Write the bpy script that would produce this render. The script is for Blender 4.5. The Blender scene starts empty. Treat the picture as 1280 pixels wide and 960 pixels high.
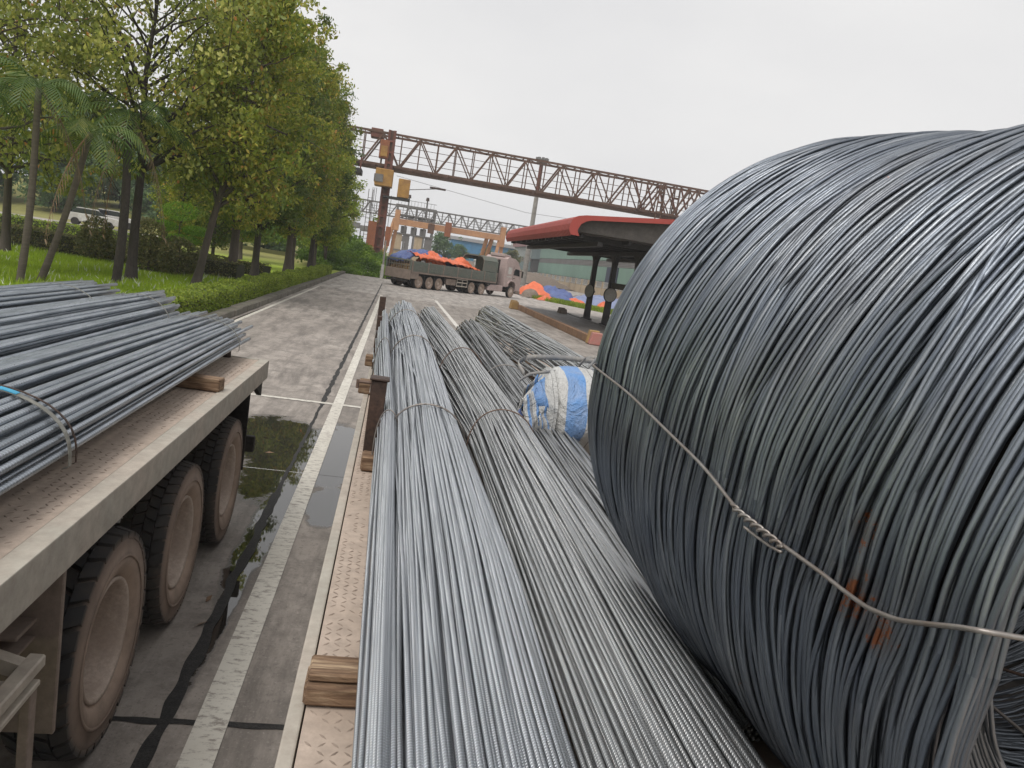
import bpy, bmesh, math, random
import numpy as np
from math import sin, cos, pi, radians, sqrt
from mathutils import Vector, Matrix, noise as mnoise

S = bpy.context.scene
COL = S.collection
random.seed(4)
RNG = np.random.default_rng(4)

# ------------------------------------------------------------------ camera
CAM_H = 2.48
cd = bpy.data.cameras.new('camera'); cam = bpy.data.objects.new('camera', cd); COL.objects.link(cam)
cd.sensor_fit = 'HORIZONTAL'; cd.sensor_width = 36.0; cd.lens = 36.0 * 960.0 / 1280.0
cd.clip_start = 0.05; cd.clip_end = 3000
F_ = 960.0; _rho = radians(8.9); _v = (497 - 640.0, 480 - 316.0)
_k = -(sin(_rho) * _v[0] + cos(_rho) * _v[1]) / F_
U_ = Vector((sin(_rho), cos(_rho), _k)).normalized()       # world up seen in (right, up, forward)
N_ = Vector((_v[0], _v[1], F_)).normalized()               # the road direction
E_ = U_.cross(N_) * 1.0
if E_.x < 0: E_ = -E_
rgt = Vector((E_[0], N_[0], U_[0])); upv = Vector((E_[1], N_[1], U_[1])); fwd = Vector((E_[2], N_[2], U_[2]))
m = Matrix((rgt, upv, -fwd)).transposed().to_4x4(); m.translation = Vector((0, 0, CAM_H))
cam.matrix_world = m
S.camera = cam

# ------------------------------------------------------------------ sky, sun, exposure
SUN_EL, SUN_ROT = radians(58), radians(215)
w = bpy.data.worlds.new('World'); S.world = w; w.use_nodes = True
nt = w.node_tree; nt.nodes.clear()
wo = nt.nodes.new('ShaderNodeOutputWorld'); bg = nt.nodes.new('ShaderNodeBackground')
sk = nt.nodes.new('ShaderNodeTexSky'); sk.sky_type = 'NISHITA'; sk.sun_disc = False
sk.sun_elevation = SUN_EL; sk.sun_rotation = SUN_ROT; sk.air_density = 1.5; sk.dust_density = 4
hs = nt.nodes.new('ShaderNodeHueSaturation'); hs.inputs['Saturation'].default_value = 0.15
nt.links.new(sk.outputs[0], hs.inputs['Color'])
tc = nt.nodes.new('ShaderNodeTexCoord'); mp = nt.nodes.new('ShaderNodeMapping'); mp.inputs['Scale'].default_value = (1, 1, 2.6)
cn = nt.nodes.new('ShaderNodeTexNoise'); cn.inputs['Scale'].default_value = 1.6; cn.inputs['Detail'].default_value = 5
cr = nt.nodes.new('ShaderNodeValToRGB')
cr.color_ramp.elements[0].position = 0.3; cr.color_ramp.elements[0].color = (4.75, 4.75, 4.88, 1)
cr.color_ramp.elements[1].position = 0.7; cr.color_ramp.elements[1].color = (5.8, 5.76, 5.74, 1)
nt.links.new(tc.outputs['Generated'], mp.inputs[0]); nt.links.new(mp.outputs[0], cn.inputs['Vector'])
nt.links.new(cn.outputs['Fac'], cr.inputs[0])
mx = nt.nodes.new('ShaderNodeMix'); mx.data_type = 'RGBA'; mx.inputs[0].default_value = 0.95
nt.links.new(hs.outputs[0], mx.inputs[6]); nt.links.new(cr.outputs[0], mx.inputs[7])
nt.links.new(mx.outputs[2], bg.inputs['Color']); bg.inputs['Strength'].default_value = 0.1
nt.links.new(bg.outputs[0], wo.inputs[0])
sd = bpy.data.lights.new('sun', 'SUN'); sd.energy = 1.5; sd.angle = radians(34); sd.color = (1, 0.97, 0.93)
so = bpy.data.objects.new('sun', sd); COL.objects.link(so)
sdir = Vector((sin(SUN_ROT) * cos(SUN_EL), cos(SUN_ROT) * cos(SUN_EL), sin(SUN_EL)))
so.rotation_euler = sdir.to_track_quat('Z', 'Y').to_euler()
S.view_settings.view_transform = 'Standard'; S.view_settings.look = 'None'
S.view_settings.exposure = 0.6; S.view_settings.gamma = 1.0
S.render.engine = 'CYCLES'; S.cycles.max_bounces = 6; S.cycles.volume_bounces = 0

# ------------------------------------------------------------------ node helpers
class NT:
    def __init__(s, name):
        s.m = bpy.data.materials.new(name); s.m.use_nodes = True; s.t = s.m.node_tree
        s.b = s.t.nodes['Principled BSDF']; s.o = s.t.nodes['Material Output']
    def n(s, typ, **kw):
        d = s.t.nodes.new(typ)
        for k, v in kw.items(): setattr(d, k, v)
        return d
    def l(s, a, b): s.t.links.new(a, b)
    def coord(s, kind='Object', scale=(1, 1, 1)):
        if kind == 'World': src = s.n('ShaderNodeNewGeometry').outputs['Position']
        else: src = s.n('ShaderNodeTexCoord').outputs[kind]
        mp = s.n('ShaderNodeMapping'); mp.inputs['Scale'].default_value = scale
        s.l(src, mp.inputs[0]); return mp.outputs[0]
    def noise(s, vec, scale=5, detail=4, rough=0.55, dist=0):
        d = s.n('ShaderNodeTexNoise'); d.inputs['Scale'].default_value = scale; d.inputs['Detail'].default_value = detail
        d.inputs['Roughness'].default_value = rough; d.inputs['Distortion'].default_value = dist
        s.l(vec, d.inputs['Vector']); return d.outputs['Fac']
    def ramp(s, fac, stops):
        d = s.n('ShaderNodeValToRGB'); e = d.color_ramp.elements
        while len(e) < len(stops): e.new(0.5)
        for i, (p, c) in enumerate(stops):
            e[i].position = p
            e[i].color = (c, c, c, 1) if isinstance(c, (int, float)) else (*c, 1)
        s.l(fac, d.inputs[0]); return d.outputs[0]
    def mix(s, fac, a, b, mode='MIX'):
        d = s.n('ShaderNodeMix', data_type='RGBA', blend_type=mode)
        for i, v in ((0, fac), (6, a), (7, b)):
            if isinstance(v, (int, float)): d.inputs[i].default_value = v if i == 0 else (v, v, v, 1)
            elif isinstance(v, tuple): d.inputs[i].default_value = (*v, 1)
            else: s.l(v, d.inputs[i])
        return d.outputs[2]
    def math(s, op, a, b=None, c=None, clamp=False):
        d = s.n('ShaderNodeMath', operation=op, use_clamp=clamp)
        for i, v in ((0, a), (1, b), (2, c)):
            if v is None: continue
            if isinstance(v, (int, float)): d.inputs[i].default_value = v
            else: s.l(v, d.inputs[i])
        return d.outputs[0]
    def sep(s, vec):
        d = s.n('ShaderNodeSeparateXYZ'); s.l(vec, d.inputs[0]); return d.outputs
    def bump(s, h, dist=0.01, strength=0.5, normal=None):
        d = s.n('ShaderNodeBump'); d.inputs['Distance'].default_value = dist; d.inputs['Strength'].default_value = strength
        s.l(h, d.inputs['Height'])
        if normal is not None: s.l(normal, d.inputs['Normal'])
        return d.outputs[0]
    def set(s, color=None, rough=None, metal=None, normal=None, spec=None, alpha=None):
        for nme, v in (('Base Color', color), ('Roughness', rough), ('Metallic', metal), ('Normal', normal), ('Specular IOR Level', spec), ('Alpha', alpha)):
            if v is None: continue
            i = s.b.inputs[nme]
            if isinstance(v, tuple): i.default_value = (*v, 1)
            elif isinstance(v, (int, float)): i.default_value = v
            else: s.l(v, i)
        return s.m

def weathered(name, base, dirt, amount=0.5, rough=0.6, metal=0.0, scale=3.0, bump=0.004, coord='Object', stretch=(1, 1, 1), rust=None):
    t = NT(name); v = t.coord(coord, stretch)
    n1 = t.noise(v, scale, 6, 0.65); n2 = t.noise(v, scale * 9, 5, 0.7)
    f = t.ramp(n1, [(0.5 - 0.35 * amount, 1.0), (0.5 + 0.25 * (1.2 - amount), 0.0)])
    c = t.mix(f, base, dirt)
    c = t.mix(t.ramp(n2, [(0.3, 0.75), (0.7, 0.0)]), c, tuple(x * 0.55 for x in base))
    if rust:
        n3 = t.noise(v, scale * 2.3, 8, 0.75)
        c = t.mix(t.ramp(n3, [(0.56, 0), (0.66, 0.9)]), c, rust)
    r = t.ramp(n2, [(0.3, min(1, rough + 0.12)), (0.7, max(0, rough - 0.12))])
    return t.set(c, r, metal, t.bump(n2, bump, 0.6))

M = {}
M['deck_dust'] = weathered('dusty_deck_steel', (0.56, 0.455, 0.375), (0.43, 0.34, 0.27), 0.5, 0.75, 0, 2.2, 0.002)
M['tread'] = weathered('dark_tread_marks', (0.36, 0.285, 0.23), (0.22, 0.17, 0.13), 0.5, 0.7, 0, 5, 0.001)  # raised deck marks, coloured darker than the plate
M['deck_side'] = weathered('worn_beige_paint', (0.54, 0.46, 0.385), (0.42, 0.40, 0.34), 0.35, 0.6, 0, 1.6, 0.001)
M['chassis'] = weathered('dusty_chassis_paint', (0.33, 0.26, 0.215), (0.19, 0.145, 0.12), 0.5, 0.75, 0, 3, 0.002)
M['dark_steel'] = weathered('dark_rusted_steel', (0.035, 0.027, 0.024), (0.11, 0.06, 0.04), 0.35, 0.65, 0.2, 5, 0.002)
M['black'] = weathered('black_undercarriage', (0.018, 0.016, 0.015), (0.05, 0.042, 0.036), 0.4, 0.8, 0, 4, 0.002)
M['wheel_rim'] = weathered('muddy_wheel_rim', (0.56, 0.46, 0.39), (0.40, 0.31, 0.25), 0.5, 0.75, 0, 5, 0.001)
M['kerb'] = weathered('mossy_kerb_concrete', (0.20, 0.175, 0.145), (0.07, 0.075, 0.045), 0.5, 0.85, 0, 2, 0.01, 'World')
M['concrete_pale'] = weathered('pale_concrete', (0.42, 0.40, 0.37), (0.25, 0.23, 0.2), 0.4, 0.8, 0, 2, 0.01)
M['tar'] = weathered('wet_tar', (0.012, 0.012, 0.013), (0.04, 0.037, 0.034), 0.25, 0.75, 0, 12, 0.01, 'World')
M['rust_red'] = weathered('rusty_red_steel', (0.21, 0.07, 0.045), (0.09, 0.038, 0.028), 0.5, 0.75, 0.1, 1.5, 0.003)
M['crane_brown'] = weathered('rusty_brown_steel', (0.165, 0.085, 0.052), (0.07, 0.042, 0.03), 0.5, 0.75, 0.1, 1.2, 0.003)
M['crane_orange'] = weathered('orange_rust_panel', (0.33, 0.11, 0.04), (0.2, 0.07, 0.035), 0.5, 0.7, 0, 1.2, 0.003)
M['crane_yellow'] = weathered('old_yellow_paint', (0.50, 0.27, 0.05), (0.25, 0.12, 0.04), 0.4, 0.6, 0, 1.2, 0.003)
M['girder_peach'] = weathered('faded_orange_girder', (0.62, 0.33, 0.16), (0.40, 0.2, 0.11), 0.4, 0.6, 0, 0.6, 0.003)
M['grey_paint'] = weathered('grey_industrial_steel', (0.22, 0.21, 0.20), (0.11, 0.10, 0.095), 0.5, 0.7, 0, 0.5, 0.003)
M['canopy_dark'] = weathered('dark_painted_canopy_steel', (0.016, 0.014, 0.014), (0.035, 0.028, 0.026), 0.3, 0.6, 0, 1.5, 0.002)
M['soffit'] = weathered('dull_soffit_sheet', (0.10, 0.088, 0.078), (0.05, 0.043, 0.04), 0.5, 0.8, 0, 0.7, 0.002)
M['truck_green'] = weathered('faded_green_sideboards', (0.14, 0.175, 0.145), (0.22, 0.19, 0.16), 0.55, 0.7, 0, 1.3, 0.002)
M['cab_pink'] = weathered('dusty_pinkish_cab_paint', (0.60, 0.47, 0.45), (0.44, 0.33, 0.30), 0.4, 0.5, 0.0, 0.8, 0.001)
M['glass'] = NT('dark_window_glass').set((0.02, 0.024, 0.026), 0.08, 0)
M['white'] = weathered('chalky_white_paint', (0.72, 0.71, 0.68), (0.5, 0.47, 0.43), 0.35, 0.7, 0, 2, 0.001)
M['red_block'] = weathered('faded_red_paint', (0.52, 0.17, 0.15), (0.4, 0.25, 0.2), 0.4, 0.8, 0, 3, 0.003)
M['yellow_block'] = weathered('faded_yellow_paint', (0.45, 0.27, 0.09), (0.28, 0.19, 0.1), 0.4, 0.8, 0, 3, 0.003)
M['brown_rail'] = weathered('brown_painted_rail', (0.30, 0.17, 0.09), (0.17, 0.10, 0.065), 0.5, 0.8, 0, 1, 0.003)
M['bridge_deck'] = weathered('dark_weighbridge_steel', (0.17, 0.15, 0.135), (0.09, 0.08, 0.075), 0.5, 0.55, 0, 0.6, 0.002, stretch=(3, 0.2, 1))
M['trunk'] = weathered('grey_brown_bark', (0.12, 0.095, 0.075), (0.06, 0.05, 0.04), 0.5, 0.9, 0, 4, 0.03, stretch=(1, 1, 0.3))
M['trunk_dark'] = weathered('dark_wet_bark', (0.035, 0.028, 0.024), (0.07, 0.055, 0.045), 0.4, 0.85, 0, 4, 0.03, stretch=(1, 1, 0.3))
M['palm_trunk'] = weathered('ringed_palm_bark', (0.14, 0.115, 0.09), (0.07, 0.055, 0.042), 0.5, 0.9, 0, 3, 0.03, stretch=(0.4, 0.4, 4))
M['tie_wire'] = weathered('bright_tie_wire', (0.38, 0.36, 0.34), (0.22, 0.17, 0.14), 0.45, 0.4, 0.6, 14, 0.0005)
M['tie_rusty'] = weathered('rusty_tie_wire', (0.22, 0.15, 0.12), (0.14, 0.08, 0.05), 0.45, 0.55, 0.3, 14, 0.0005)
M['strap'] = weathered('scuffed_steel_strap', (0.36, 0.35, 0.31), (0.13, 0.13, 0.11), 0.45, 0.45, 0.3, 14, 0.0005)
M['blue_tape'] = weathered('bright_blue_tape', (0.06, 0.42, 0.66), (0.05, 0.33, 0.52), 0.3, 0.5, 0, 14, 0.0002)
M['blue_wall'] = weathered('blue_cladding', (0.07, 0.24, 0.42), (0.06, 0.2, 0.36), 0.4, 0.6, 0, 0.1, 0.002)
M['cream_wall'] = weathered('stained_cream_wall', (0.55, 0.43, 0.28), (0.33, 0.26, 0.19), 0.45, 0.85, 0, 0.25, 0.003, stretch=(1, 1, 0.5))
M['stone'] = weathered('rough_stone', (0.27, 0.215, 0.17), (0.15, 0.12, 0.1), 0.5, 0.9, 0, 4, 0.02)

def wood_mat():
    t = NT('split_timber'); v = t.coord('Object', (1.6, 14, 14))
    n1 = t.noise(v, 2.2, 6, 0.65, 0.6); n2 = t.noise(t.coord('Object', (3, 60, 60)), 2, 4, 0.7)
    c = t.ramp(n1, [(0.3, (0.10, 0.055, 0.032)), (0.5, (0.26, 0.165, 0.098)), (0.68, (0.50, 0.37, 0.24))])
    c = t.mix(t.ramp(n2, [(0.35, 0.8), (0.6, 0)]), c, (0.07, 0.035, 0.02))
    return t.set(c, 0.85, 0, t.bump(n1, 0.012, 0.8, t.bump(n2, 0.004, 0.6)))
M['wood'] = wood_mat()

def bar_mat(name, base, dark, pitch, depth, rough=0.42, metal=0.55, brown=0.25, gap=0.6):
    t = NT(name)
    uv = t.sep(t.n('ShaderNodeTexCoord').outputs['UV'])
    # transverse ribs that cross each side of the bar on a slant, broken by the two long seams
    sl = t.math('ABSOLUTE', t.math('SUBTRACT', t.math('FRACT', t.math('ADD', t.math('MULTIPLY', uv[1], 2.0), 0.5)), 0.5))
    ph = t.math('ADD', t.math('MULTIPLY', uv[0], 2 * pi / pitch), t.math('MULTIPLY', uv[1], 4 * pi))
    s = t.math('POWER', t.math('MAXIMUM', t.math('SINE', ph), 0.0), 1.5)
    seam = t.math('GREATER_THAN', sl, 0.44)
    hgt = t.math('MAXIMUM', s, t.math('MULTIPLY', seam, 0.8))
    rnd = t.n('ShaderNodeObjectInfo').outputs['Random']
    v = t.coord('UV', (1.2, 0.6, 1)); off = t.n('ShaderNodeVectorMath', operation='ADD')
    t.l(v, off.inputs[0]); cb = t.n('ShaderNodeCombineXYZ'); t.l(t.math('MULTIPLY', rnd, 57.0), cb.inputs[2]); t.l(cb.outputs[0], off.inputs[1])
    n1 = t.noise(off.outputs[0], 2.4, 5, 0.6); n2 = t.noise(off.outputs[0], 30, 3, 0.6)
    c = t.mix(t.ramp(n1, [(0.35, 1), (0.65, 0)]), base, dark)
    c = t.mix(t.math('MULTIPLY', t.ramp(n2, [(0.45, 0), (0.7, 1)]), brown), c, (base[0] * 0.75, base[1] * 0.55, base[2] * 0.42))
    c = t.mix(t.math('MULTIPLY', rnd, 0.45), c, dark)
    c = t.mix(t.math('MULTIPLY', t.math('SUBTRACT', 1.0, hgt), gap), c, tuple(x * 0.30 for x in base))  # shade in the hollows between ribs painted into the base colour
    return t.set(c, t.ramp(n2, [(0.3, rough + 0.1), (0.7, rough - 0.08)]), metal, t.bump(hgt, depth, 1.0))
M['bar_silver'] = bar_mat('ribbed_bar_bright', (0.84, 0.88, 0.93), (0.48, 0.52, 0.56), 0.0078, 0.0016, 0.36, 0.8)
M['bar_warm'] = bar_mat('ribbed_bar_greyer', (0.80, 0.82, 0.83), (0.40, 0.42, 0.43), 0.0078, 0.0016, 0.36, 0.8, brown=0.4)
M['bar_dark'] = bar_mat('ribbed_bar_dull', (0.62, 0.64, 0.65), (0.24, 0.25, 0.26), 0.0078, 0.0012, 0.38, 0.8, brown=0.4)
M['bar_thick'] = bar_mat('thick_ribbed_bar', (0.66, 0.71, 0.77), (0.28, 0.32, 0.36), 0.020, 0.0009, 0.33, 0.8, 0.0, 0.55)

def coil_mat():
    t = NT('wire_rod_mill_scale'); rnd = t.n('ShaderNodeObjectInfo').outputs['Random']
    v = t.coord('UV', (1.0, 0.5, 1)); off = t.n('ShaderNodeVectorMath', operation='ADD'); cb = t.n('ShaderNodeCombineXYZ')
    t.l(v, off.inputs[0]); t.l(t.math('MULTIPLY', rnd, 91.0), cb.inputs[2]); t.l(cb.outputs[0], off.inputs[1])
    n1 = t.noise(off.outputs[0], 3.0, 5, 0.6); n2 = t.noise(off.outputs[0], 46, 4, 0.7)
    c = t.ramp(n1, [(0.3, (0.11, 0.124, 0.15)), (0.52, (0.225, 0.247, 0.275)), (0.75, (0.41, 0.428, 0.448))])
    c = t.mix(t.math('MULTIPLY', rnd, 0.55), c, (0.12, 0.14, 0.175))
    c = t.mix(t.ramp(n2, [(0.68, 0), (0.75, 0.8)]), c, (0.02, 0.022, 0.026))
    w_ = t.coord('World'); nr = t.noise(w_, 34, 6, 0.75); nb = t.noise(w_, 3.2, 4, 0.6)
    def ball(x, y, z, r):
        d = t.n('ShaderNodeVectorMath', operation='DISTANCE'); t.l(w_, d.inputs[0]); d.inputs[1].default_value = (x, y, z)
        return t.math('SUBTRACT', 1.0, t.math('DIVIDE', d.outputs['Value'], r), clamp=True)
    near = t.math('MAXIMUM', t.math('MAXIMUM', ball(0.69, 0.93, 2.10, 0.07), ball(0.70, 0.87, 2.085, 0.05)), ball(0.70, 0.95, 2.2, 0.04))
    rm = t.math('ADD', t.math('MULTIPLY', near, 0.32), nr)
    c = t.mix(t.ramp(nb, [(0.52, 0), (0.75, 0.35)]), c, (0.12, 0.105, 0.085))
    c = t.mix(t.ramp(rm, [(0.69, 0), (0.74, 0.85)]), c, (0.42, 0.12, 0.03))
    c = t.mix(t.math('MULTIPLY', t.ramp(near, [(0.1, 0), (0.8, 1)]), 0.4), c, (0.13, 0.085, 0.055))
    return t.set(c, t.ramp(n2, [(0.3, 0.46), (0.7, 0.31)]), 0.9, t.bump(n2, 0.0009, 0.6))
M['coil'] = coil_mat()

def leaf_mat(name, stops, rough=0.45, trans=0.42):
    t = NT(name); a = t.n('ShaderNodeAttribute', attribute_name='rnd')
    c = t.ramp(a.outputs['Fac'], stops)
    w_ = t.coord('World'); c = t.mix(t.ramp(t.noise(w_, 0.45, 3), [(0.35, 0.45), (0.65, 0)]), c, tuple(x * 0.6 for x in stops[0][1]))
    t.set(c, rough, 0, spec=0.35)
    tr = t.n('ShaderNodeBsdfTranslucent'); t.l(c, tr.inputs[0]); ms = t.n('ShaderNodeMixShader'); ms.inputs[0].default_value = trans
    t.l(t.b.outputs[0], ms.inputs[1]); t.l(tr.outputs[0], ms.inputs[2]); t.l(ms.outputs[0], t.o.inputs[0])
    return t.m
M['leaf_row'] = leaf_mat('row_tree_leaves', [(0.0, (0.130, 0.195, 0.032)), (0.35, (0.245, 0.312, 0.043)), (0.7, (0.419, 0.429, 0.063)), (0.9, (0.578, 0.495, 0.085)), (1.0, (0.693, 0.339, 0.107))])
M['leaf_dark'] = leaf_mat('dark_tree_leaves', [(0.0, (0.068, 0.122, 0.024)), (0.5, (0.135, 0.195, 0.037)), (0.85, (0.231, 0.254, 0.052)), (1.0, (0.433, 0.292, 0.103))])
M['leaf_lime'] = leaf_mat('lime_tree_leaves', [(0.0, (0.145, 0.217, 0.022)), (0.5, (0.307, 0.399, 0.036)), (1.0, (0.508, 0.544, 0.058))])
M['leaf_front'] = leaf_mat('broad_tree_leaves', [(0.0, (0.163, 0.214, 0.048)), (0.4, (0.297, 0.340, 0.066)), (0.8, (0.514, 0.501, 0.120)), (0.955, (0.650, 0.602, 0.177)), (0.965, (0.800, 0.376, 0.088)), (1.0, (0.800, 0.326, 0.111))])
M['leaf_hedge'] = leaf_mat('clipped_hedge_leaves', [(0.0, (0.164, 0.246, 0.029)), (0.5, (0.312, 0.411, 0.051)), (1.0, (0.477, 0.542, 0.086))])
M['leaf_dull'] = leaf_mat('dull_bush_leaves', [(0.0, (0.095, 0.112, 0.042)), (0.6, (0.203, 0.212, 0.073)), (1.0, (0.351, 0.274, 0.114))])
M['leaf_bright'] = leaf_mat('bright_topiary_leaves', [(0.0, (0.108, 0.230, 0.027)), (0.5, (0.230, 0.405, 0.041)), (1.0, (0.351, 0.540, 0.068))])
M['leaf_hill'] = leaf_mat('hill_tree_leaves', [(0.0, (0.090, 0.162, 0.072)), (0.6, (0.162, 0.252, 0.108)), (1.0, (0.252, 0.342, 0.144))])
M['leaf_bush'] = leaf_mat('wild_bush_leaves', [(0.0, (0.086, 0.157, 0.029)), (0.6, (0.192, 0.313, 0.043)), (1.0, (0.348, 0.470, 0.072))])
M['frond'] = leaf_mat('palm_frond', [(0.0, (0.053, 0.105, 0.022)), (0.7, (0.123, 0.185, 0.045)), (1.0, (0.298, 0.298, 0.088))], 0.35, 0.25)
M['frond_dead'] = leaf_mat('dead_palm_frond', [(0.0, (0.144, 0.102, 0.060)), (0.6, (0.264, 0.192, 0.120)), (1.0, (0.456, 0.228, 0.120))], 0.7, 0.2)
M['grass'] = leaf_mat('fresh_grass', [(0.0, (0.254, 0.374, 0.027)), (0.5, (0.401, 0.562, 0.041)), (0.96, (0.570, 0.697, 0.068)), (0.975, (0.800, 0.800, 0.608)), (1.0, (0.800, 0.800, 0.743))], 0.6, 0.4)

def lawn_mat():
    t = NT('lawn_ground'); v = t.coord('World'); n1 = t.noise(v, 0.08, 5); n2 = t.noise(v, 2.5, 5, 0.7); p = t.sep(v)
    g = t.ramp(n2, [(0.3, (0.28, 0.40, 0.02)), (0.7, (0.40, 0.52, 0.035))])
    o = t.ramp(n2, [(0.3, (0.17, 0.17, 0.045)), (0.7, (0.30, 0.28, 0.08))])
    far = t.ramp(t.math('MULTIPLY', p[1], 0.01), [(0.60, 0), (0.75, 1)])
    c = t.mix(far, g, o); c = t.mix(t.ramp(n1, [(0.5, 0), (0.7, 0.5)]), c, (0.12, 0.10, 0.055))
    return t.set(c, 0.95, 0, t.bump(n2, 0.05, 0.6))
M['lawn'] = lawn_mat()

def concrete_mat(name, lo, hi, wet=True):
    t = NT(name); v = t.coord('World'); p = t.sep(v)
    n1 = t.noise(v, 0.35, 6, 0.6, 0.1); n2 = t.noise(v, 3.0, 7, 0.7); n3 = t.noise(v, 45, 4, 0.7); n4 = t.noise(t.coord('World', (1.9, 0.30, 1)), 1.3, 8, 0.72, 0.15)
    c = t.mix(t.ramp(n1, [(0.35, 0), (0.7, 1)]), lo, hi)
    c = t.mix(t.ramp(n4, [(0.36, 0.85), (0.56, 0)]), c, tuple(x * 0.38 for x in lo))
    c = t.mix(t.ramp(n2, [(0.34, 0.75), (0.54, 0)]), c, tuple(x * 0.45 for x in lo))
    n5 = t.noise(v, 14, 6, 0.75); c = t.mix(t.ramp(n5, [(0.36, 0.6), (0.46, 0)]), c, tuple(x * 0.5 for x in lo))
    c = t.mix(t.ramp(n3, [(0.58, 0), (0.70, 0.6)]), c, (0.06, 0.05, 0.045)); c = t.mix(t.ramp(n3, [(0.30, 0.5), (0.42, 0)]), c, (0.5, 0.46, 0.42))
    rnd = t.n('ShaderNodeObjectInfo').outputs['Random']
    c = t.mix(t.math('MULTIPLY', rnd, 0.25), c, tuple(x * 0.7 for x in lo))
    rough = t.ramp(n2, [(0.3, 0.62), (0.7, 0.85)])
    nrm = t.bump(n3, 0.003, 0.5, t.bump(n2, 0.006, 0.4))
    if wet:
        def ell(cx, cy, rx, ry, rot=0.0):
            x = t.math('SUBTRACT', p[0], cx); y = t.math('SUBTRACT', p[1], cy)
            if rot: x = t.math('SUBTRACT', x, t.math('MULTIPLY', y, rot))
            x = t.math('DIVIDE', x, rx); y = t.math('DIVIDE', y, ry)
            return t.math('SUBTRACT', 1.0, t.math('ADD', t.math('MULTIPLY', x, x), t.math('MULTIPLY', y, y)))
        e = None
        for a in [(-1.35, 9.65, 0.76, 1.25), (-0.95, 8.6, 0.42, 1.6, 0.05), (-0.80, 6.9, 0.16, 2.0, 0.03), (-0.82, 5.4, 0.075, 1.6),
                  (-0.45, 9.2, 0.45, 1.7), (-0.35, 7.3, 0.22, 0.7),
                  (-4.1, 22, 0.10, 6)]:
            q = ell(*a); e = q if e is None else t.math('MAXIMUM', e, q)
        ee = t.math('ADD', e, t.math('MULTIPLY', t.math('SUBTRACT', n2, 0.5), 1.9))
        wetm = t.ramp(ee, [(0.10, 0), (0.34, 1)]); damp = t.ramp(ee, [(0.0, 0), (0.35, 1)]) 
        damp2 = t.ramp(t.math('ADD', e, t.math('MULTIPLY', t.math('SUBTRACT', n1, 0.5), 2.2)), [(0.0, 0), (0.6, 0.6)])
        c = t.mix(damp2, c, tuple(x * 0.5 for x in lo)); c = t.mix(damp, c, (0.028, 0.025, 0.022))
        t.l(t.mix(wetm, 0.5, 1.0), t.b.inputs['Specular IOR Level']); rough = t.mix(wetm, rough, 0.02)
        rough = t.mix(t.math('MULTIPLY', damp2, 0.6), rough, t.mix(wetm, 0.3, 0.02))
        d = t.n('ShaderNodeMix', data_type='VECTOR'); g = t.n('ShaderNodeNewGeometry')
        t.l(wetm, d.inputs[0]); t.l(nrm, d.inputs[4]); t.l(g.outputs['Normal'], d.inputs[5]); nrm = d.outputs[1]
    return t.set(c, rough, 0, nrm)
M['concrete'] = concrete_mat('yard_concrete', (0.30, 0.264, 0.232), (0.46, 0.41, 0.365))
M['yard_far'] = concrete_mat('pale_yard', (0.42, 0.378, 0.34), (0.56, 0.51, 0.465), wet=False)

def line_mat():
    t = NT('worn_road_paint'); v = t.coord('World'); n2 = t.noise(t.coord('World', (0.7, 1.5, 1)), 16, 8, 0.8); n3 = t.noise(v, 1.3, 4)
    c = t.mix(t.ramp(n3, [(0.3, 0.6), (0.7, 0)]), (0.66, 0.63, 0.56), (0.48, 0.45, 0.39))
    c = t.mix(t.ramp(n2, [(0.40, 0.9), (0.49, 0)]), c, (0.25, 0.22, 0.195))
    return t.set(c, 0.7, 0, t.bump(n2, 0.002, 0.5))
M['line'] = line_mat()
M['line_new'] = weathered('white_road_paint', (0.85, 0.83, 0.78), (0.65, 0.6, 0.53), 0.3, 0.7, 0, 3, 0.001, 'World')

def tyre_mat():
    t = NT('dusty_tyre_rubber'); v = t.coord('Object'); p = t.sep(v)
    r = t.math('SQRT', t.math('ADD', t.math('MULTIPLY', p[1], p[1]), t.math('MULTIPLY', p[2], p[2])))
    n = t.noise(v, 6, 5, 0.65); n2 = t.noise(v, 40, 3)
    f = t.math('ADD', r, t.math('MULTIPLY', t.math('SUBTRACT', n, 0.5), 0.05))
    dust = t.ramp(f, [(0.28, (0.40, 0.30, 0.235)), (0.42, (0.29, 0.215, 0.17)), (0.465, (0.20, 0.15, 0.12)), (0.492, (0.05, 0.045, 0.042)), (0.52, (0.028, 0.029, 0.032))])
    dust = t.mix(t.ramp(n, [(0.3, 0.5), (0.6, 0)]), dust, (0.07, 0.055, 0.045))
    return t.set(dust, 0.82, 0, t.bump(n2, 0.002, 0.4))
M['tyre'] = tyre_mat()

def cladding(name, col, dark, vertical_axis=1, pitch=0.25):
    t = NT(name); v = t.coord('Object'); p = t.sep(v)
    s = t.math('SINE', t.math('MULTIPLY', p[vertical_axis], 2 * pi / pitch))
    n = t.noise(v, 0.15, 5, 0.6); n2 = t.noise(t.coord('Object', (1, 1, 0.08)), 1.2, 5, 0.7)
    c = t.mix(t.ramp(n, [(0.35, 0.6), (0.65, 0)]), col, dark); c = t.mix(t.ramp(n2, [(0.35, 0.5), (0.6, 0)]), c, dark)
    c = t.mix(t.ramp(s, [(0.0, 0.35), (0.5, 0.0)]), c, dark)  # groove shade painted into the colour so the corrugation reads
    return t.set(c, 0.6, 0, t.bump(s, 0.03, 1.0))
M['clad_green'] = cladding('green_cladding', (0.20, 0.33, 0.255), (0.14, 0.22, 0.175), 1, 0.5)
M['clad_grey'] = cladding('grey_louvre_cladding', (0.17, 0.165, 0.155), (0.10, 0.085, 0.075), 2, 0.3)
M['clad_bluegreen'] = cladding('blue_green_cladding', (0.12, 0.18, 0.175), (0.07, 0.105, 0.105), 1, 0.5)
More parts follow.
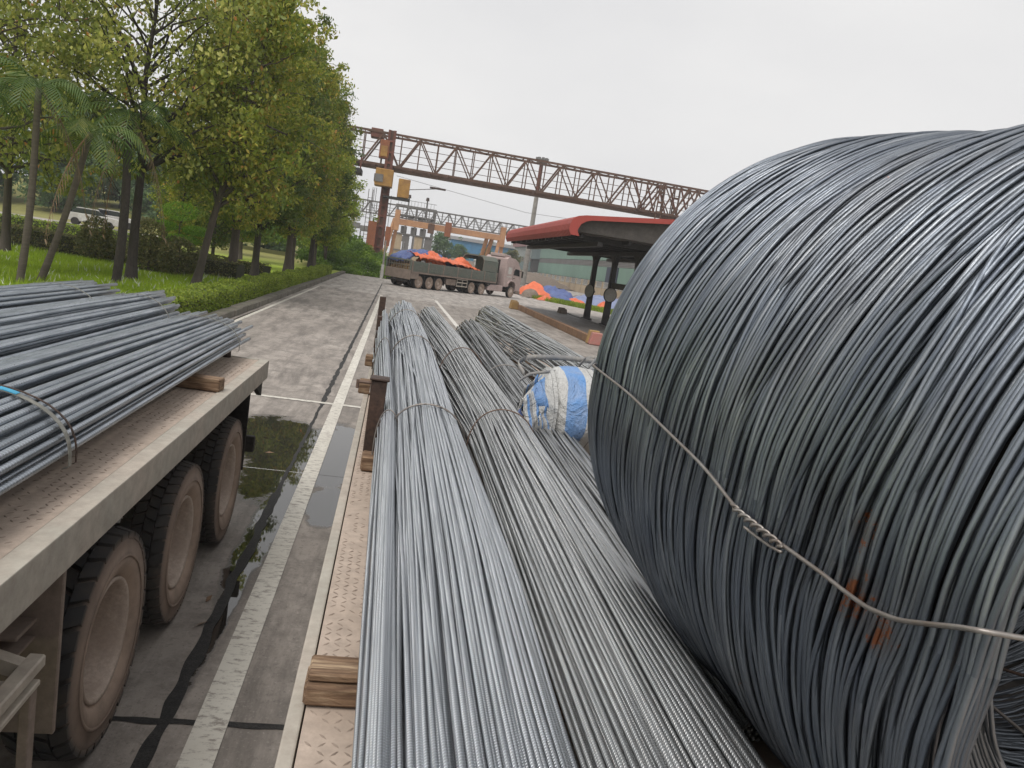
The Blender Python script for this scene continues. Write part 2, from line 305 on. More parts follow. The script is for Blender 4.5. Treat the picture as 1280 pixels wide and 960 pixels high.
M['roof_red'] = cladding('corrugated_red_roof', (0.42, 0.065, 0.05), (0.28, 0.05, 0.04), 1, 0.30)
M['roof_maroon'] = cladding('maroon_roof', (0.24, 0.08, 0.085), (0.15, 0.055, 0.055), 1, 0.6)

def tarp_mat(name, col, dark):
    t = NT(name); v = t.coord('Object'); n = t.noise(v, 1.2, 5, 0.6, 0.5); n2 = t.noise(v, 7, 4, 0.6)
    c = t.mix(t.ramp(n, [(0.35, 0.8), (0.65, 0)]), col, dark)
    return t.set(c, 0.45, 0, t.bump(n2, 0.08, 0.7))
M['tarp_blue'] = tarp_mat('blue_tarpaulin', (0.10, 0.145, 0.33), (0.065, 0.085, 0.21))
M['tarp_pale'] = tarp_mat('faded_blue_tarpaulin', (0.24, 0.28, 0.42), (0.14, 0.17, 0.30))
M['tarp_orange'] = tarp_mat('orange_tarpaulin', (0.78, 0.17, 0.065), (0.55, 0.12, 0.05))

def sack_mat():
    t = NT('striped_woven_tarp'); uvn = t.n('ShaderNodeTexCoord').outputs['UV']; u = t.sep(uvn)
    st = t.n('ShaderNodeValToRGB'); st.color_ramp.interpolation = 'CONSTANT'
    W, B, G, D = (0.52, 0.52, 0.505), (0.12, 0.28, 0.58), (0.27, 0.28, 0.30), (0.05, 0.05, 0.055)
    seq = [(0, W), (.09, D), (.096, W), (.17, B), (.31, W), (.385, D), (.391, W), (.46, G), (.54, W), (.548, B), (.62, W), (.69, D), (.696, W), (.76, B), (.86, W), (.93, G)]
    e = st.color_ramp.elements
    while len(e) < len(seq): e.new(0.5)
    for i, (p, c) in enumerate(seq): e[i].position = p; e[i].color = (*c, 1)
    t.l(t.math('FRACT', t.math('ADD', t.math('MULTIPLY', u[0], 1.75), .02)), st.inputs[0])
    wv = t.math('ADD', t.math('SINE', t.math('MULTIPLY', u[0], 900)), t.math('SINE', t.math('MULTIPLY', u[1], 900)))
    v = t.coord('Object'); n = t.noise(v, 6, 5, 0.65, 1.0); n2 = t.noise(v, 22, 4, 0.7)
    c = t.mix(t.ramp(n, [(0.35, 0.35), (0.6, 0)]), st.outputs[0], (0.36, 0.34, 0.31))
    return t.set(c, 0.45, 0, t.bump(n2, 0.012, 0.9, t.bump(n, 0.06, 0.9)))
M['sack'] = sack_mat()
M['webbing'] = weathered('grey_beige_webbing', (0.42, 0.39, 0.35), (0.14, 0.16, 0.2), .5, .7, 0, 14, .002)

# ------------------------------------------------------------------ mesh helpers
def mesh_np(name, V, Fs, uv=None, rnd=None, smooth=False):
    me = bpy.data.meshes.new(name); V = np.asarray(V, np.float32); Fs = np.asarray(Fs, np.int32)
    k = Fs.shape[1]; me.vertices.add(len(V)); me.vertices.foreach_set('co', V.ravel())
    me.loops.add(Fs.size); me.loops.foreach_set('vertex_index', Fs.ravel())
    me.polygons.add(len(Fs)); me.polygons.foreach_set('loop_start', np.arange(0, Fs.size, k, dtype=np.int32))
    me.polygons.foreach_set('loop_total', np.full(len(Fs), k, np.int32))
    if smooth: me.polygons.foreach_set('use_smooth', np.ones(len(Fs), bool))
    if uv is not None:
        l = me.uv_layers.new(name='UVMap'); l.data.foreach_set('uv', np.asarray(uv, np.float32).ravel())
    if rnd is not None:
        a = me.attributes.new('rnd', 'FLOAT', 'FACE'); a.data.foreach_set('value', np.asarray(rnd, np.float32))
    me.update(calc_edges=True)
    return me

def link(name, me, mat, parent=None, loc=(0, 0, 0), rot=(0, 0, 0), kind=None, label=None):
    o = bpy.data.objects.new(name, me); COL.objects.link(o)
    if mat is not None and len(me.materials) == 0: me.materials.append(mat)
    o.location = loc; o.rotation_euler = rot
    if parent is not None: o.parent = parent
    if kind: o['kind'] = kind
    if label: o['label'] = label
    return o

def thing(name, label, cat, loc=(0, 0, 0), rot=(0, 0, 0), group=None):
    o = bpy.data.objects.new(name, None); COL.objects.link(o); o.empty_display_size = 0.2
    o.location = loc; o.rotation_euler = rot if isinstance(rot, tuple) else (0, 0, rot)
    o['label'] = label; o['category'] = cat
    if group: o['group'] = group
    return o
def tag(o, label, cat, group=None):
    o['label'] = label; o['category'] = cat
    if group: o['group'] = group
    return o

class MB:
    def __init__(s): s.v = []; s.f = []
    def add(s, vs, fs):
        k = len(s.v); s.v += [tuple(v) for v in vs]; s.f += [tuple(i + k for i in f) for f in fs]; return s
    def box(s, x0, x1, y0, y1, z0, z1):
        return s.add([(x0, y0, z0), (x1, y0, z0), (x1, y1, z0), (x0, y1, z0), (x0, y0, z1), (x1, y0, z1), (x1, y1, z1), (x0, y1, z1)],
                     [(0, 3, 2, 1), (4, 5, 6, 7), (0, 1, 5, 4), (1, 2, 6, 5), (2, 3, 7, 6), (3, 0, 4, 7)])
    def beam(s, p0, p1, w, h=None, up=(0, 0, 1)):
        h = h or w; p0 = Vector(p0); p1 = Vector(p1); t = (p1 - p0).normalized(); u = Vector(up)
        if abs(t.dot(u)) > 0.98: u = Vector((0, 1, 0))
        a = t.cross(u).normalized() * w / 2; b = a.cross(t).normalized() * h / 2
        vs = [p + sa * a + sb * b for p in (p0, p1) for sa, sb in ((-1, -1), (1, -1), (1, 1), (-1, 1))]
        return s.add(vs, [(0, 3, 2, 1), (4, 5, 6, 7), (0, 1, 5, 4), (1, 2, 6, 5), (2, 3, 7, 6), (3, 0, 4, 7)])
    def cyl(s, p0, p1, r0, r1=None, n=12):
        r1 = r0 if r1 is None else r1; p0 = Vector(p0); p1 = Vector(p1); t = (p1 - p0).normalized()
        a = t.orthogonal().normalized(); b = t.cross(a); k = []
        for p, r in ((p0, r0), (p1, r1)):
            for i in range(n): an = 2 * pi * i / n; k.append(p + (a * cos(an) + b * sin(an)) * r)
        return s.add(k, [(i, (i + 1) % n, n + (i + 1) % n, n + i) for i in range(n)] + [tuple(range(n - 1, -1, -1)), tuple(range(n, 2 * n))])
    def prism(s, pts, axis, a0, a1):     # polygon in the two other axes, extruded along axis
        n = len(pts); vs = []
        for a in (a0, a1):
            for p, q in pts:
                vs.append({'x': (a, p, q), 'y': (p, a, q), 'z': (p, q, a)}[axis])
        return s.add(vs, [tuple(range(n)), tuple(range(2 * n - 1, n - 1, -1))] + [(i, i + n, (i + 1) % n + n, (i + 1) % n) for i in range(n)])
    def lathe(s, prof, axis='x', n=40, c=(0, 0, 0)):   # profile of (r, along)
        vs = []
        for r, a in prof:
            for i in range(n):
                an = 2 * pi * i / n; p = r * cos(an); q = r * sin(an)
                v = {'x': (a, p, q), 'y': (p, a, q), 'z': (p, q, a)}[axis]
                vs.append((v[0] + c[0], v[1] + c[1], v[2] + c[2]))
        fs = []
        for j in range(len(prof) - 1):
            for i in range(n): fs.append((j * n + i, j * n + (i + 1) % n, (j + 1) * n + (i + 1) % n, (j + 1) * n + i))
        return s.add(vs, fs)
    def mesh(s, name, bevel=0.0, smooth=False, jitter=0.0, seg=1):
        bm = bmesh.new(); bv = [bm.verts.new(v) for v in s.v]
        for f in s.f:
            try: bm.faces.new([bv[i] for i in f])
            except ValueError: pass
        bmesh.ops.recalc_face_normals(bm, faces=bm.faces)
        if bevel: bmesh.ops.bevel(bm, geom=list(bm.edges), offset=bevel, segments=seg, profile=0.6, affect='EDGES', clamp_overlap=True)
        if jitter:
            for v in bm.verts:
                q = mnoise.noise_vector(v.co * 3.1); v.co += q * jitter
        me = bpy.data.meshes.new(name); bm.to_mesh(me); bm.free()
        if smooth: me.polygons.foreach_set('use_smooth', [True] * len(me.polygons))
        return me
    def build(s, name, mat, parent=None, bevel=0.0, smooth=False, jitter=0.0, seg=1, **kw):
        return link(name, s.mesh(name, bevel, smooth, jitter, seg), mat, parent, **kw)

def tube(P, r, sides=7, up=None, closed=False, cap=True):
    """P Nx3 path -> verts, quads, uv (u in metres along the path)"""
    P = np.asarray(P, float); n = len(P)
    T = (np.roll(P, -1, 0) - np.roll(P, 1, 0)) if closed else np.gradient(P, axis=0)
    T /= np.linalg.norm(T, axis=1)[:, None] + 1e-12
    up = np.array([0, 0, 1.0]) if up is None else np.asarray(up, float)
    if up.ndim == 1: up = np.tile(up, (n, 1))
    A = np.cross(T, up); bad = np.linalg.norm(A, axis=1) < 0.05
    if bad.any(): A[bad] = np.cross(T[bad], [1.0, 0.01, 0])
    A /= np.linalg.norm(A, axis=1)[:, None]; B = np.cross(A, T)
    an = np.arange(sides) * 2 * pi / sides
    rr = np.broadcast_to(np.asarray(r, float), (n,))
    V = P[:, None, :] + rr[:, None, None] * (np.cos(an)[None, :, None] * A[:, None, :] + np.sin(an)[None, :, None] * B[:, None, :])
    m_ = n if closed else n - 1
    i = np.arange(m_)[:, None]; j = np.arange(sides)[None, :]; i2 = (i + 1) % n; j2 = (j + 1) % sides
    Q = np.stack([i * sides + j, i * sides + j2, i2 * sides + j2, i2 * sides + j], -1).reshape(-1, 4)
    L = np.concatenate([[0], np.cumsum(np.linalg.norm(np.diff(np.vstack([P, P[:1]]), axis=0), axis=1))])
    u0 = np.broadcast_to(L[:m_][:, None], (m_, sides)); u1 = np.broadcast_to(L[1:m_ + 1][:, None], (m_, sides))
    v0 = np.broadcast_to(j / sides, (m_, sides)); v1 = v0 + 1.0 / sides
    UV = np.stack([np.stack([u0, v0], -1), np.stack([u0, v1], -1), np.stack([u1, v1], -1), np.stack([u1, v0], -1)], 2).reshape(-1, 2)
    V = V.reshape(-1, 3)
    if cap and not closed:
        for base in (0, (n - 1) * sides):
            c = len(V); V = np.vstack([V, V[base:base + sides].mean(0)])
            tri = np.array([[base + a, base + (a + 1) % sides, c, c] for a in range(sides)])
            # degenerate quads are avoided by pairing two fan triangles
            if sides % 2 == 0:
                tri = np.array([[base + a, base + (a + 1) % sides, base + (a + 2) % sides, c] for a in range(0, sides, 2)])
                Q = np.vstack([Q, tri]); UV = np.vstack([UV, np.full((len(tri) * 4, 2), 0.0)])
    return V, Q, UV
def tube_obj(name, P, r, mat, parent, sides=6, up=None, closed=False, kind=None, label=None, org=None):
    P = np.asarray(P, float)
    if org is not None: P = P - np.asarray(org)
    V, Q, UV = tube(P, r, sides, up, closed)
    return link(name, mesh_np(name, V, Q, UV, smooth=True), mat, parent, kind=kind, label=label)
class Join:
    def __init__(s): s.V = []; s.Q = []; s.U = []; s.k = 0
    def add(s, vqu):
        V, Q, U = vqu; s.V.append(V); s.Q.append(Q + s.k); s.U.append(U); s.k += len(V)
    def obj(s, name, mat, parent, kind=None, org=(0, 0, 0)):
        me = mesh_np(name, np.vstack(s.V) - np.asarray(org), np.vstack(s.Q), np.vstack(s.U), smooth=True)
        return link(name, me, mat, parent, kind=kind)

def smooth_noise(y, amp, freqs, rng):
    o = np.zeros_like(y)
    for f in freqs: o += rng.normal() * np.sin(y * f + rng.uniform(0, 6.28)) / len(freqs) ** 0.5
    return o * amp

# ================================================================== SETTING: ground
gv = [(-900, -200, -0.09), (900, -200, -0.09), (900, 1200, -0.09), (-900, 1200, -0.09)]
link('ground', MB().add(gv, [(0, 1, 2, 3)]).mesh('ground'), M['lawn'], kind='structure')
MB().box(-4.35, 160, -30, 300, -0.085, -0.032).build('yard_pavement', M['yard_far'], kind='structure')
# concrete road slabs, each with its own edges, over the dark joint filler
MB().box(-4.3, 24.6, -10.0, 80.0, -0.03, -0.022).build('road_joint_filler', M['tar'], kind='structure')
road = bpy.data.objects.new('road', None); COL.objects.link(road); road['kind'] = 'structure'
xs = [-4.3, -0.86, 2.6, 6.2, 9.8, 13.4, 17.0, 20.6, 24.2]
ys = [-5.3] + [3.73 - 4.52 + 4.52 * i for i in range(18)] + [80.0]
ys = sorted(set(ys))
for a in range(len(xs) - 1):
    for b in range(len(ys) - 1):
        g = 0.005
        mb = MB().box(xs[a] + g, xs[a + 1] - g, ys[b] + g, ys[b + 1] - g, -0.02, 0.0)
        mb.build('slab', M['concrete'] if ys[b] < 44 else M['yard_far'], road, bevel=0.002)
def strip(name, pts, z, mat, parent=None, kind='structure'):
    o = MB().add([(x, y, z) for x, y in pts], [tuple(range(len(pts)))]).build(name, mat, parent)
    if parent is None: o['kind'] = kind
    return o
# jagged tar seam along the joint and across it
def seam(pts_w, name, step=0.06):
    V = []; Fc = []; k = 0
    for (x, y, wl) in pts_w:
        V += [(x - wl * (0.5 + 0.35 * mnoise.noise((x * 3, y * 5.0, 1))), y, 0.004), (x + wl * (0.5 + 0.35 * mnoise.noise((x * 3, y * 5.0, 9))), y, 0.004)]
    for i in range(len(pts_w) - 1): Fc.append((2 * i, 2 * i + 1, 2 * i + 3, 2 * i + 2))
    o = MB().add(V, Fc).build(name, M['tar'], road); return o
ysm = np.concatenate([np.arange(-2, 16, 0.05), np.arange(16, 60, 0.3)])
seam([(-0.85 + 0.012 * mnoise.noise((0, y * 1.7, 3)), y, (0.07 if y < 7.5 else 0.04 if y < 12 else 0.07)) for y in ysm], 'tar_seam')
V = []; Fc = []
for i, x in enumerate(np.arange(-4.25, 3, 0.05)):
    V += [(x, 3.73 - 0.022 - 0.02 * mnoise.noise((x * 6, 0, 4)), 0.005), (x, 3.73 + 0.022 + 0.02 * mnoise.noise((x * 6, 5, 4)), 0.005)]
    if i: Fc.append((2 * i - 2, 2 * i, 2 * i + 1, 2 * i - 1))
MB().add(V, Fc).build('tar_seam', M['tar'], road)
# painted lines
strip('edge_line', [(-0.70, -2), (-0.54, -2), (-0.50, 44), (-0.66, 44)], 0.008, M['line'], road)
strip('cross_line', [(-4.1, 12.05), (-0.1, 12.05), (-0.1, 12.17), (-4.1, 12.17)], 0.0065, M['line'], road)
strip('kerb_line', [(-4.12, 16), (-4.0, 16), (-3.96, 44), (-4.08, 44)], 0.008, M['line'], road)
strip('bay_line', [(2.58, 28), (2.76, 28), (2.72, 47), (2.54, 47)], 0.008, M['line_new'], road)
for i in range(26):
    x = -3.6 + i * 1.0 + random.uniform(-.05, .05)
    y = 47.3 + (x + 3.4) * 0.38
    strip('dash_line', [(x, y), (x + 0.55, y + 0.2), (x + 0.5, y + 0.55), (x - 0.05, y + 0.35)], 0.008, M['line_new'], road)
# kerb stones
kerb = thing('stone_kerb', 'long mossy concrete kerb between the wet road and the clipped hedge', 'kerb', (-4.3, 14, 0))
y = -1.0
while y < 62:
    L_ = 0.98; dx = random.uniform(-.012, .012)
    MB().box(-0.34 + dx, 0.0 + dx, y, y + L_ - 0.02, -0.02, 0.19 + random.uniform(-.012, .012)).build('kerbstone', M['kerb'], kerb, bevel=0.02)
    y += L_

# lawn strip behind the hedge, rising bank, far hill
def terrain(name, x0, x1, y0, y1, nx, ny, fn, mat):
    V = [(x0 + (x1 - x0) * i / nx, y0 + (y1 - y0) * j / ny, 0) for j in range(ny + 1) for i in range(nx + 1)]
    V = [(x, y, fn(x, y)) for x, y, _ in V]
    Fc = [(j * (nx + 1) + i, j * (nx + 1) + i + 1, (j + 1) * (nx + 1) + i + 1, (j + 1) * (nx + 1) + i) for j in range(ny) for i in range(nx)]
    o = MB().add(V, Fc).build(name, mat, smooth=True); o['kind'] = 'structure'; return o
def lawn_z(x, y): return 0.06 + 0.10 * mnoise.noise((x * .15, y * .15, 0)) + (0.0 if y < 60 else (y - 60) * 0.01)
terrain('lawn', -120, -4.64, -15, 100, 60, 60, lawn_z, M['lawn'])
def hill_z(x, y):
    d = min(1, max(0, (y - 92) / 60)); e = min(1, max(0, (-22 - x) / 14)) 
    return -0.5 + (5 * d * d * (3 - 2 * d) + 1.5 * mnoise.noise((x * .03, y * .03, 5)) + 1.0) * e
terrain('hillside', -260, -16, 90, 260, 50, 30, hill_z, M['lawn'])

# ================================================================== VEGETATION
def leaves(C_, size, rng, droop=0.3, aspect=0.5, outward=None):
    """one small folded leaf at each centre; returns V, F(tri), rnd"""
    n = len(C_); sz = size * rng.uniform(0.65, 1.25, n)
    d = rng.normal(size=(n, 3)); d[:, 2] -= droop * 2.5; d /= np.linalg.norm(d, axis=1)[:, None]
    q = rng.normal(size=(n, 3)); s = np.cross(d, q); s /= np.linalg.norm(s, axis=1)[:, None]
    nrm = np.cross(s, d); flip = np.sign(nrm[:, 2]); flip[flip == 0] = 1; nrm *= flip[:, None]
    base = C_ - d * sz[:, None] * .5; tip = C_ + d * sz[:, None] * .5
    lf = C_ + s * (sz * aspect * .5)[:, None] + nrm * (sz * .1)[:, None]; rt = C_ - s * (sz * aspect * .5)[:, None] + nrm * (sz * .1)[:, None]
    V = np.stack([base, lf, tip, rt], 1).reshape(-1, 3); k = np.arange(n)[:, None] * 4
    Fc = np.concatenate([k + np.array([[0, 1, 2]]), k + np.array([[0, 2, 3]])], 1).reshape(-1, 3)
    return V, Fc
def limb_path(p0, p1, sag, rng, n=6):
    t = np.linspace(0, 1, n)[:, None]; p0 = np.array(p0, float); p1 = np.array(p1, float)
    P = p0 * (1 - t) + p1 * t; P += rng.normal(size=(n, 3)) * 0.06 * np.linalg.norm(p1 - p0) * np.sin(t * pi) * .6
    P[:, 2] += sag * np.sin(t[:, 0] * pi); return P
def make_tree_meshes(H, base, R, nleaf, lsize, seed, trunk_r=0.16, nlimb=26, profile=None, droop=0.3, lean=(0, 0), clump=0.55, aspect=0.5):
    rng = np.random.default_rng(seed); J = Join()
    tz = np.linspace(0, H * 0.93, 12); tp = np.stack([smooth_noise(tz, 0.10, [0.5, 1.1], rng) * (tz / H) + lean[0] * tz, smooth_noise(tz, 0.10, [0.5, 1.1], rng) * (tz / H) + lean[1] * tz, tz - 0.1], 1)
    tr = trunk_r * (1 - 0.85 * tz / H) + 0.06 * trunk_r * np.exp(-tz * 3) * 8
    J.add(tube(tp, tr, 10, up=(0, 1, 0)))
    cs = []; wts = []
    prof = profile or (lambda s: max(0.12, (sin(pi * min(1, (s * 0.86 + 0.14))) ** 0.6)))
    for i in range(nlimb):
        s = (i + rng.uniform(0, 1)) / nlimb; z = base + (H - base) * s
        j = np.interp(max(z - R * 0.45, 0.8 * base), tz, np.arange(12)); a = int(j); f = j - a; b = min(a + 1, 11)
        p0 = tp[a] * (1 - f) + tp[b] * f; an = i * 2.4 + rng.uniform(-.5, .5); rr = R * prof(s) * rng.uniform(0.75, 1.08)
        p1 = np.array([tp[min(11, a)][0] + rr * cos(an), tp[min(11, a)][1] + rr * sin(an), z])
        P = limb_path(p0, p1, 0.25, rng); r0 = trunk_r * (0.42 * (1 - s) + 0.13)
        J.add(tube(P, np.linspace(r0, 0.012, 6), 5))
        for k in range(6):
            t_ = rng.uniform(0.35, 1.05); c = P[0] * (1 - t_) + P[-1] * t_ + rng.normal(size=3) * 0.22 * R * 0.5; cs.append(c); wts.append(rng.uniform(.5, 1.4) * (0.5 + t_))
        for k in range(3):
            t_ = rng.uniform(0.3, .9); q0 = P[0] * (1 - t_) + P[-1] * t_; q1 = q0 + rng.normal(size=3) * R * 0.3
            J.add(tube(limb_path(q0, q1, 0.05, rng, 4), np.linspace(0.02, 0.006, 4), 4)); cs.append(q1); wts.append(1)
    cs = np.array(cs); wts = np.array(wts); wts /= wts.sum()
    idx = rng.choice(len(cs), nleaf, p=wts); sp = clump * rng.uniform(0.6, 1.3, len(cs))
    off = rng.normal(size=(nleaf, 3)) * 0.6; off /= (1 + 0.25 * np.linalg.norm(off, axis=1))[:, None]
    C_ = cs[idx] + off * sp[idx][:, None] * np.array([1, 1, 0.75])
    C_[:, 2] = np.maximum(C_[:, 2], base * 0.72 + 0.25 * rng.uniform(size=nleaf))
    V, Fc = leaves(C_, lsize, rng, droop, aspect)
    cv = rng.uniform(-.25, .25, len(cs)); r_ = np.clip(rng.uniform(0, 1, nleaf) * 0.7 + 0.15 + cv[idx], 0, 0.93); r_[rng.uniform(size=nleaf) < 0.011] = 1.0
    return mesh_np('crown', V, Fc, rnd=np.repeat(r_, 2)), mesh_np('trunk', np.vstack(J.V), np.vstack(J.Q), np.vstack(J.U), smooth=True)
def plant_tree(name, meshes, leafm, trunkm, loc, rotz, sc, label, cat='tree', group=None):
    t = thing(name, label, cat, loc, (0, 0, rotz), group); t.scale = sc if isinstance(sc, tuple) else (sc, sc, sc)
    for me, mt, nm in ((meshes[0], leafm, 'crown'), (meshes[1], trunkm, 'trunk')):
        o = bpy.data.objects.new(nm, me); COL.objects.link(o); o.parent = t
        if len(me.materials) == 0: me.materials.append(mt)
        o.material_slots[0].link = 'OBJECT'; o.material_slots[0].material = mt
    return t
tall_prof = lambda s: 0.62 + 0.45 * sin(pi * min(1, s * 1.15)) if s < 0.75 else max(0.15, 0.95 * (1 - s) / 0.25 * 0.95 + 0.1)
TA = make_tree_meshes(14.5, 3.2, 2.7, 26000, 0.22, 11, 0.2, 40, tall_prof)
TB = make_tree_meshes(14.5, 3.7, 2.7, 26000, 0.22, 12, 0.22, 44, tall_prof)
TC = make_tree_meshes(11.5, 2.2, 2.3, 11000, 0.24, 13, 0.15, 34, tall_prof)
TD = make_tree_meshes(11.5, 4.3, 2.5, 14000, 0.21, 14, 0.16, 32, tall_prof)
G = 'row of tall leafy trees behind the clipped hedge along the kerb'
ords = ['nearest', 'second', 'third', 'fourth', 'fifth', 'sixth', 'seventh', 'eighth', 'ninth', 'tenth']
row = [(-6.9, 28.8, TD, .92, 'leaf_row', 'trunk', 'leaning slender'), (-6.8, 34.5, TB, 0.90, 'leaf_row', 'trunk', 'thick-trunked yellowish'), (-7.0, 41.0, TA, 0.92, 'leaf_dark', 'trunk_dark', 'dark-trunked deep green'),
       (-6.3, 47.5, TB, 0.93, 'leaf_row', 'trunk', 'tall olive'), (-6.8, 53.0, TA, 0.95, 'leaf_row', 'trunk', 'dense olive'), (-6.2, 59, TB, 0.92, 'leaf_dark', 'trunk_dark', 'dark green'),
       (-6.6, 65, TA, 0.9, 'leaf_row', 'trunk', 'yellow-green'), (-6.3, 71.5, TC, 1.05, 'leaf_lime', 'trunk', 'lime green'), (-6.9, 79, TA, 0.8, 'leaf_lime', 'trunk', 'bright lime'), (-6.7, 88, TC, 0.8, 'leaf_lime', 'trunk', 'small lime green')]
for i, (x, y, ms, sc, lm, tm, adj) in enumerate(row):
    t = plant_tree('roadside_tree', ms, M[lm], M[tm], (x, y, 0.05), i * 1.9, sc, '%s tree, %s of the row behind the clipped hedge along the kerb' % (adj, ords[i]), group=G)
    if i == 0: t.rotation_euler = (radians(3), radians(9), 0.4)
row2 = [(-11.0, 42, TC, .6, 'leaf_row'), (-13.0, 50, TC, .6, 'leaf_dark'), (-10.8, 54, TC, 1.0, 'leaf_row'), (-12.0, 63, TB, 0.85, 'leaf_row'), (-10.2, 46, TC, 0.7, 'leaf_dark'), (-14.5, 72, TC, .8, 'leaf_dark')]
for i, (x, y, ms, sc, lm) in enumerate(row2):
    plant_tree('garden_tree', ms, M[lm], M['trunk'], (x, y, 0.05), i * 2.3, sc, 'leafy garden tree in the second line behind the roadside trees, %s from the near end' % ords[i], group='second line of trees in the garden')
# big broad-leaved trees at the front left
FT = make_tree_meshes(11.5, 4.9, 4.3, 13500, 0.175, 21, 0.17, 40, lambda s: 0.9 if s < 0.7 else 0.75, 0.45, clump=0.75, aspect=0.62)
plant_tree('broadleaf_tree', FT, M['leaf_front'], M['trunk_dark'], (-8.7, 27.8, 0.0), 0.4, 1.0, 'big open broad-leaved tree with black trunk and orange leaves at left', group=None)
FT2 = make_tree_meshes(10.5, 3.7, 3.7, 10500, 0.175, 22, 0.15, 34, lambda s: 0.95 if s < 0.7 else 0.7, 0.5, clump=0.7, aspect=0.62)
plant_tree('broadleaf_tree', FT2, M['leaf_front'], M['trunk'], (-13.2, 25.0, 0.0), 0.4, (1.0, 1.0, 1.0), 'broad-leaved tree overhanging the palms at the left picture edge')
plant_tree('broadleaf_tree', FT2, M['leaf_front'], M['trunk'], (-15.0, 33.0, 0.0), 2.4, (1.1, 1.1, 1.15), 'broad-leaved tree further back behind the left palms')

def palm(label, loc, H, lean, nf, seed, dead=0, fl=2.3, tr=0.13):
    rng = np.random.default_rng(seed); t = thing('palm_tree', label, 'palm', loc)
    z = np.linspace(0, H, 14); P = np.stack([lean[0] * z / H + 0.06 * np.sin(z * .8), lean[1] * z / H, z], 1)
    rr = tr * (1.0 - 0.25 * z / H) * (1 + 0.05 * np.cos(z * 40))
    tube_obj('trunk', P, rr, M['palm_trunk'] if tr < .14 else M['trunk_dark'], t, 10, up=(0, 1, 0))
    top = P[-1]
    for i in range(nf + dead):
        isd = i >= nf; an = i * 2.4 + rng.uniform(-.3, .3); el = rng.uniform(0.1, 1.1) if not isd else -0.9
        L_ = fl * rng.uniform(.8, 1.1); n = 16; s = np.linspace(0, 1, n)
        d = np.array([cos(an), sin(an), 0]); drop = (1.25 if not isd else 1.0)
        R_ = top + np.outer(s * L_ * cos(el * .8) * (1 - 0.22 * s ** 2), d); R_[:, 2] += L_ * (s * sin(el) - drop * 0.62 * s ** 2.0)
        V, Q, U = tube(R_, np.linspace(0.03, 0.006, n), 4); V = [V]; F3 = [np.vstack([Q[:, :3], Q[:, [0, 2, 3]]])]; k = len(V[0])
        m_ = 19; ts = np.linspace(0.12, 1, m_)
        for sgn in (-1, 1):
            for q in ts:
                c = np.array([np.interp(q, s, R_[:, a]) for a in range(3)]); c2 = np.array([np.interp(min(1, q + .05), s, R_[:, a]) for a in range(3)])
                tg = c2 - c + np.array([1e-6, 0, 0]); tg /= np.linalg.norm(tg); side = np.cross(tg, [0, 0, 1.0]); side /= np.linalg.norm(side) + 1e-9
                ll = (0.62 if not isd else 0.45) * sin(pi * (0.12 + 0.8 * q)) ** .6 * rng.uniform(.85, 1.1)
                dd = side * sgn * (0.8 if not isd else 0.45) + tg * 0.5; dd[2] -= (0.35 if not isd else 0.9); dd /= np.linalg.norm(dd)
                wv = tg * 0.019; mid = c + dd * ll * .5; tip = c + dd * ll + np.array([0, 0, -0.12 * ll])
                V.append(np.array([c - wv, c + wv, mid + wv * 1.1, mid - wv * 1.1, tip])); F3.append(np.array([[0, 1, 2], [0, 2, 3], [3, 2, 4]]) + k); k += 5
        Fc = np.vstack(F3); link('frond', mesh_np('frond', np.vstack(V), Fc, rnd=np.clip(rng.uniform(0, 1) * .6 + rng.uniform(0, .4, len(Fc)), 0, 1)), M['frond_dead'] if isd else M['frond'], t)
    return t
palm('dark-trunked palm with brown hanging fronds standing on the grass', (-8.45, 25.6, 0.05), 5.3, (0.05, 0.1), 13, 31, 4, 2.7, 0.15)
palm('thin upright palm, leftmost with its trunk whole in the grass', (-9.45, 21.6, 0.05), 5.1, (0.15, 0.2), 8, 32, 1, 2.2, 0.10)
palm('leaning grey-trunked palm right of the thin upright palm', (-9.3, 22.3, 0.05), 4.3, (0.95, 0.3), 7, 33, 1, 2.0, 0.10)
palm('palm at the very left edge beside the thin upright palm', (-10.6, 22.0, 0.05), 4.7, (-0.5, 0.2), 11, 34, 0, 2.4, 0.11)
palm('small distant bright palm behind the clipped round topiary', (-13.3, 56, 0.1), 4.6, (0.1, 0), 10, 35, 0, 1.9, 0.08)

def blob(name, label, cat, loc, dims, n, ls, mat, seed, pads=None, trunk=True, group=None, core=True):
    rng = np.random.default_rng(seed); t = thing(name, label, cat, loc, 0.0 if True else 0, group); Cs = []
    pads = pads or [(0, 0, dims[2] * .5, dims[0] * .5, dims[1] * .5, dims[2] * .5)]
    for (x, y, z, a, b, c) in pads:
        k = n // len(pads); d = rng.normal(size=(k, 3)); d /= np.linalg.norm(d, axis=1)[:, None]; r = rng.uniform(.55, 1.06, k) ** .5
        bumpy = 1 + 0.12 * np.sin(d[:, 0] * 5 + x) * np.sin(d[:, 1] * 6 + z) * np.cos(d[:, 2] * 4)
        Cs.append(np.array([x, y, z]) + d * (r * bumpy)[:, None] * np.array([a, b, c]))
    C_ = np.vstack(Cs); C_[:, 2] = np.maximum(C_[:, 2], .03)
    V, Fc = leaves(C_, ls, rng, 0.0, 0.6)
    link('foliage', mesh_np('foliage', V, Fc, rnd=np.repeat(rng.uniform(0, 1, len(C_)), 2)), mat, t)
    if trunk:
        P = np.array([[0, 0, -.05], [0.02, 0, dims[2] * .3], [0, 0.02, dims[2] * .75]]); tube_obj('trunk', P, [.06, .05, .02], M['trunk'], t, 6, up=(0, 1, 0))
    return t
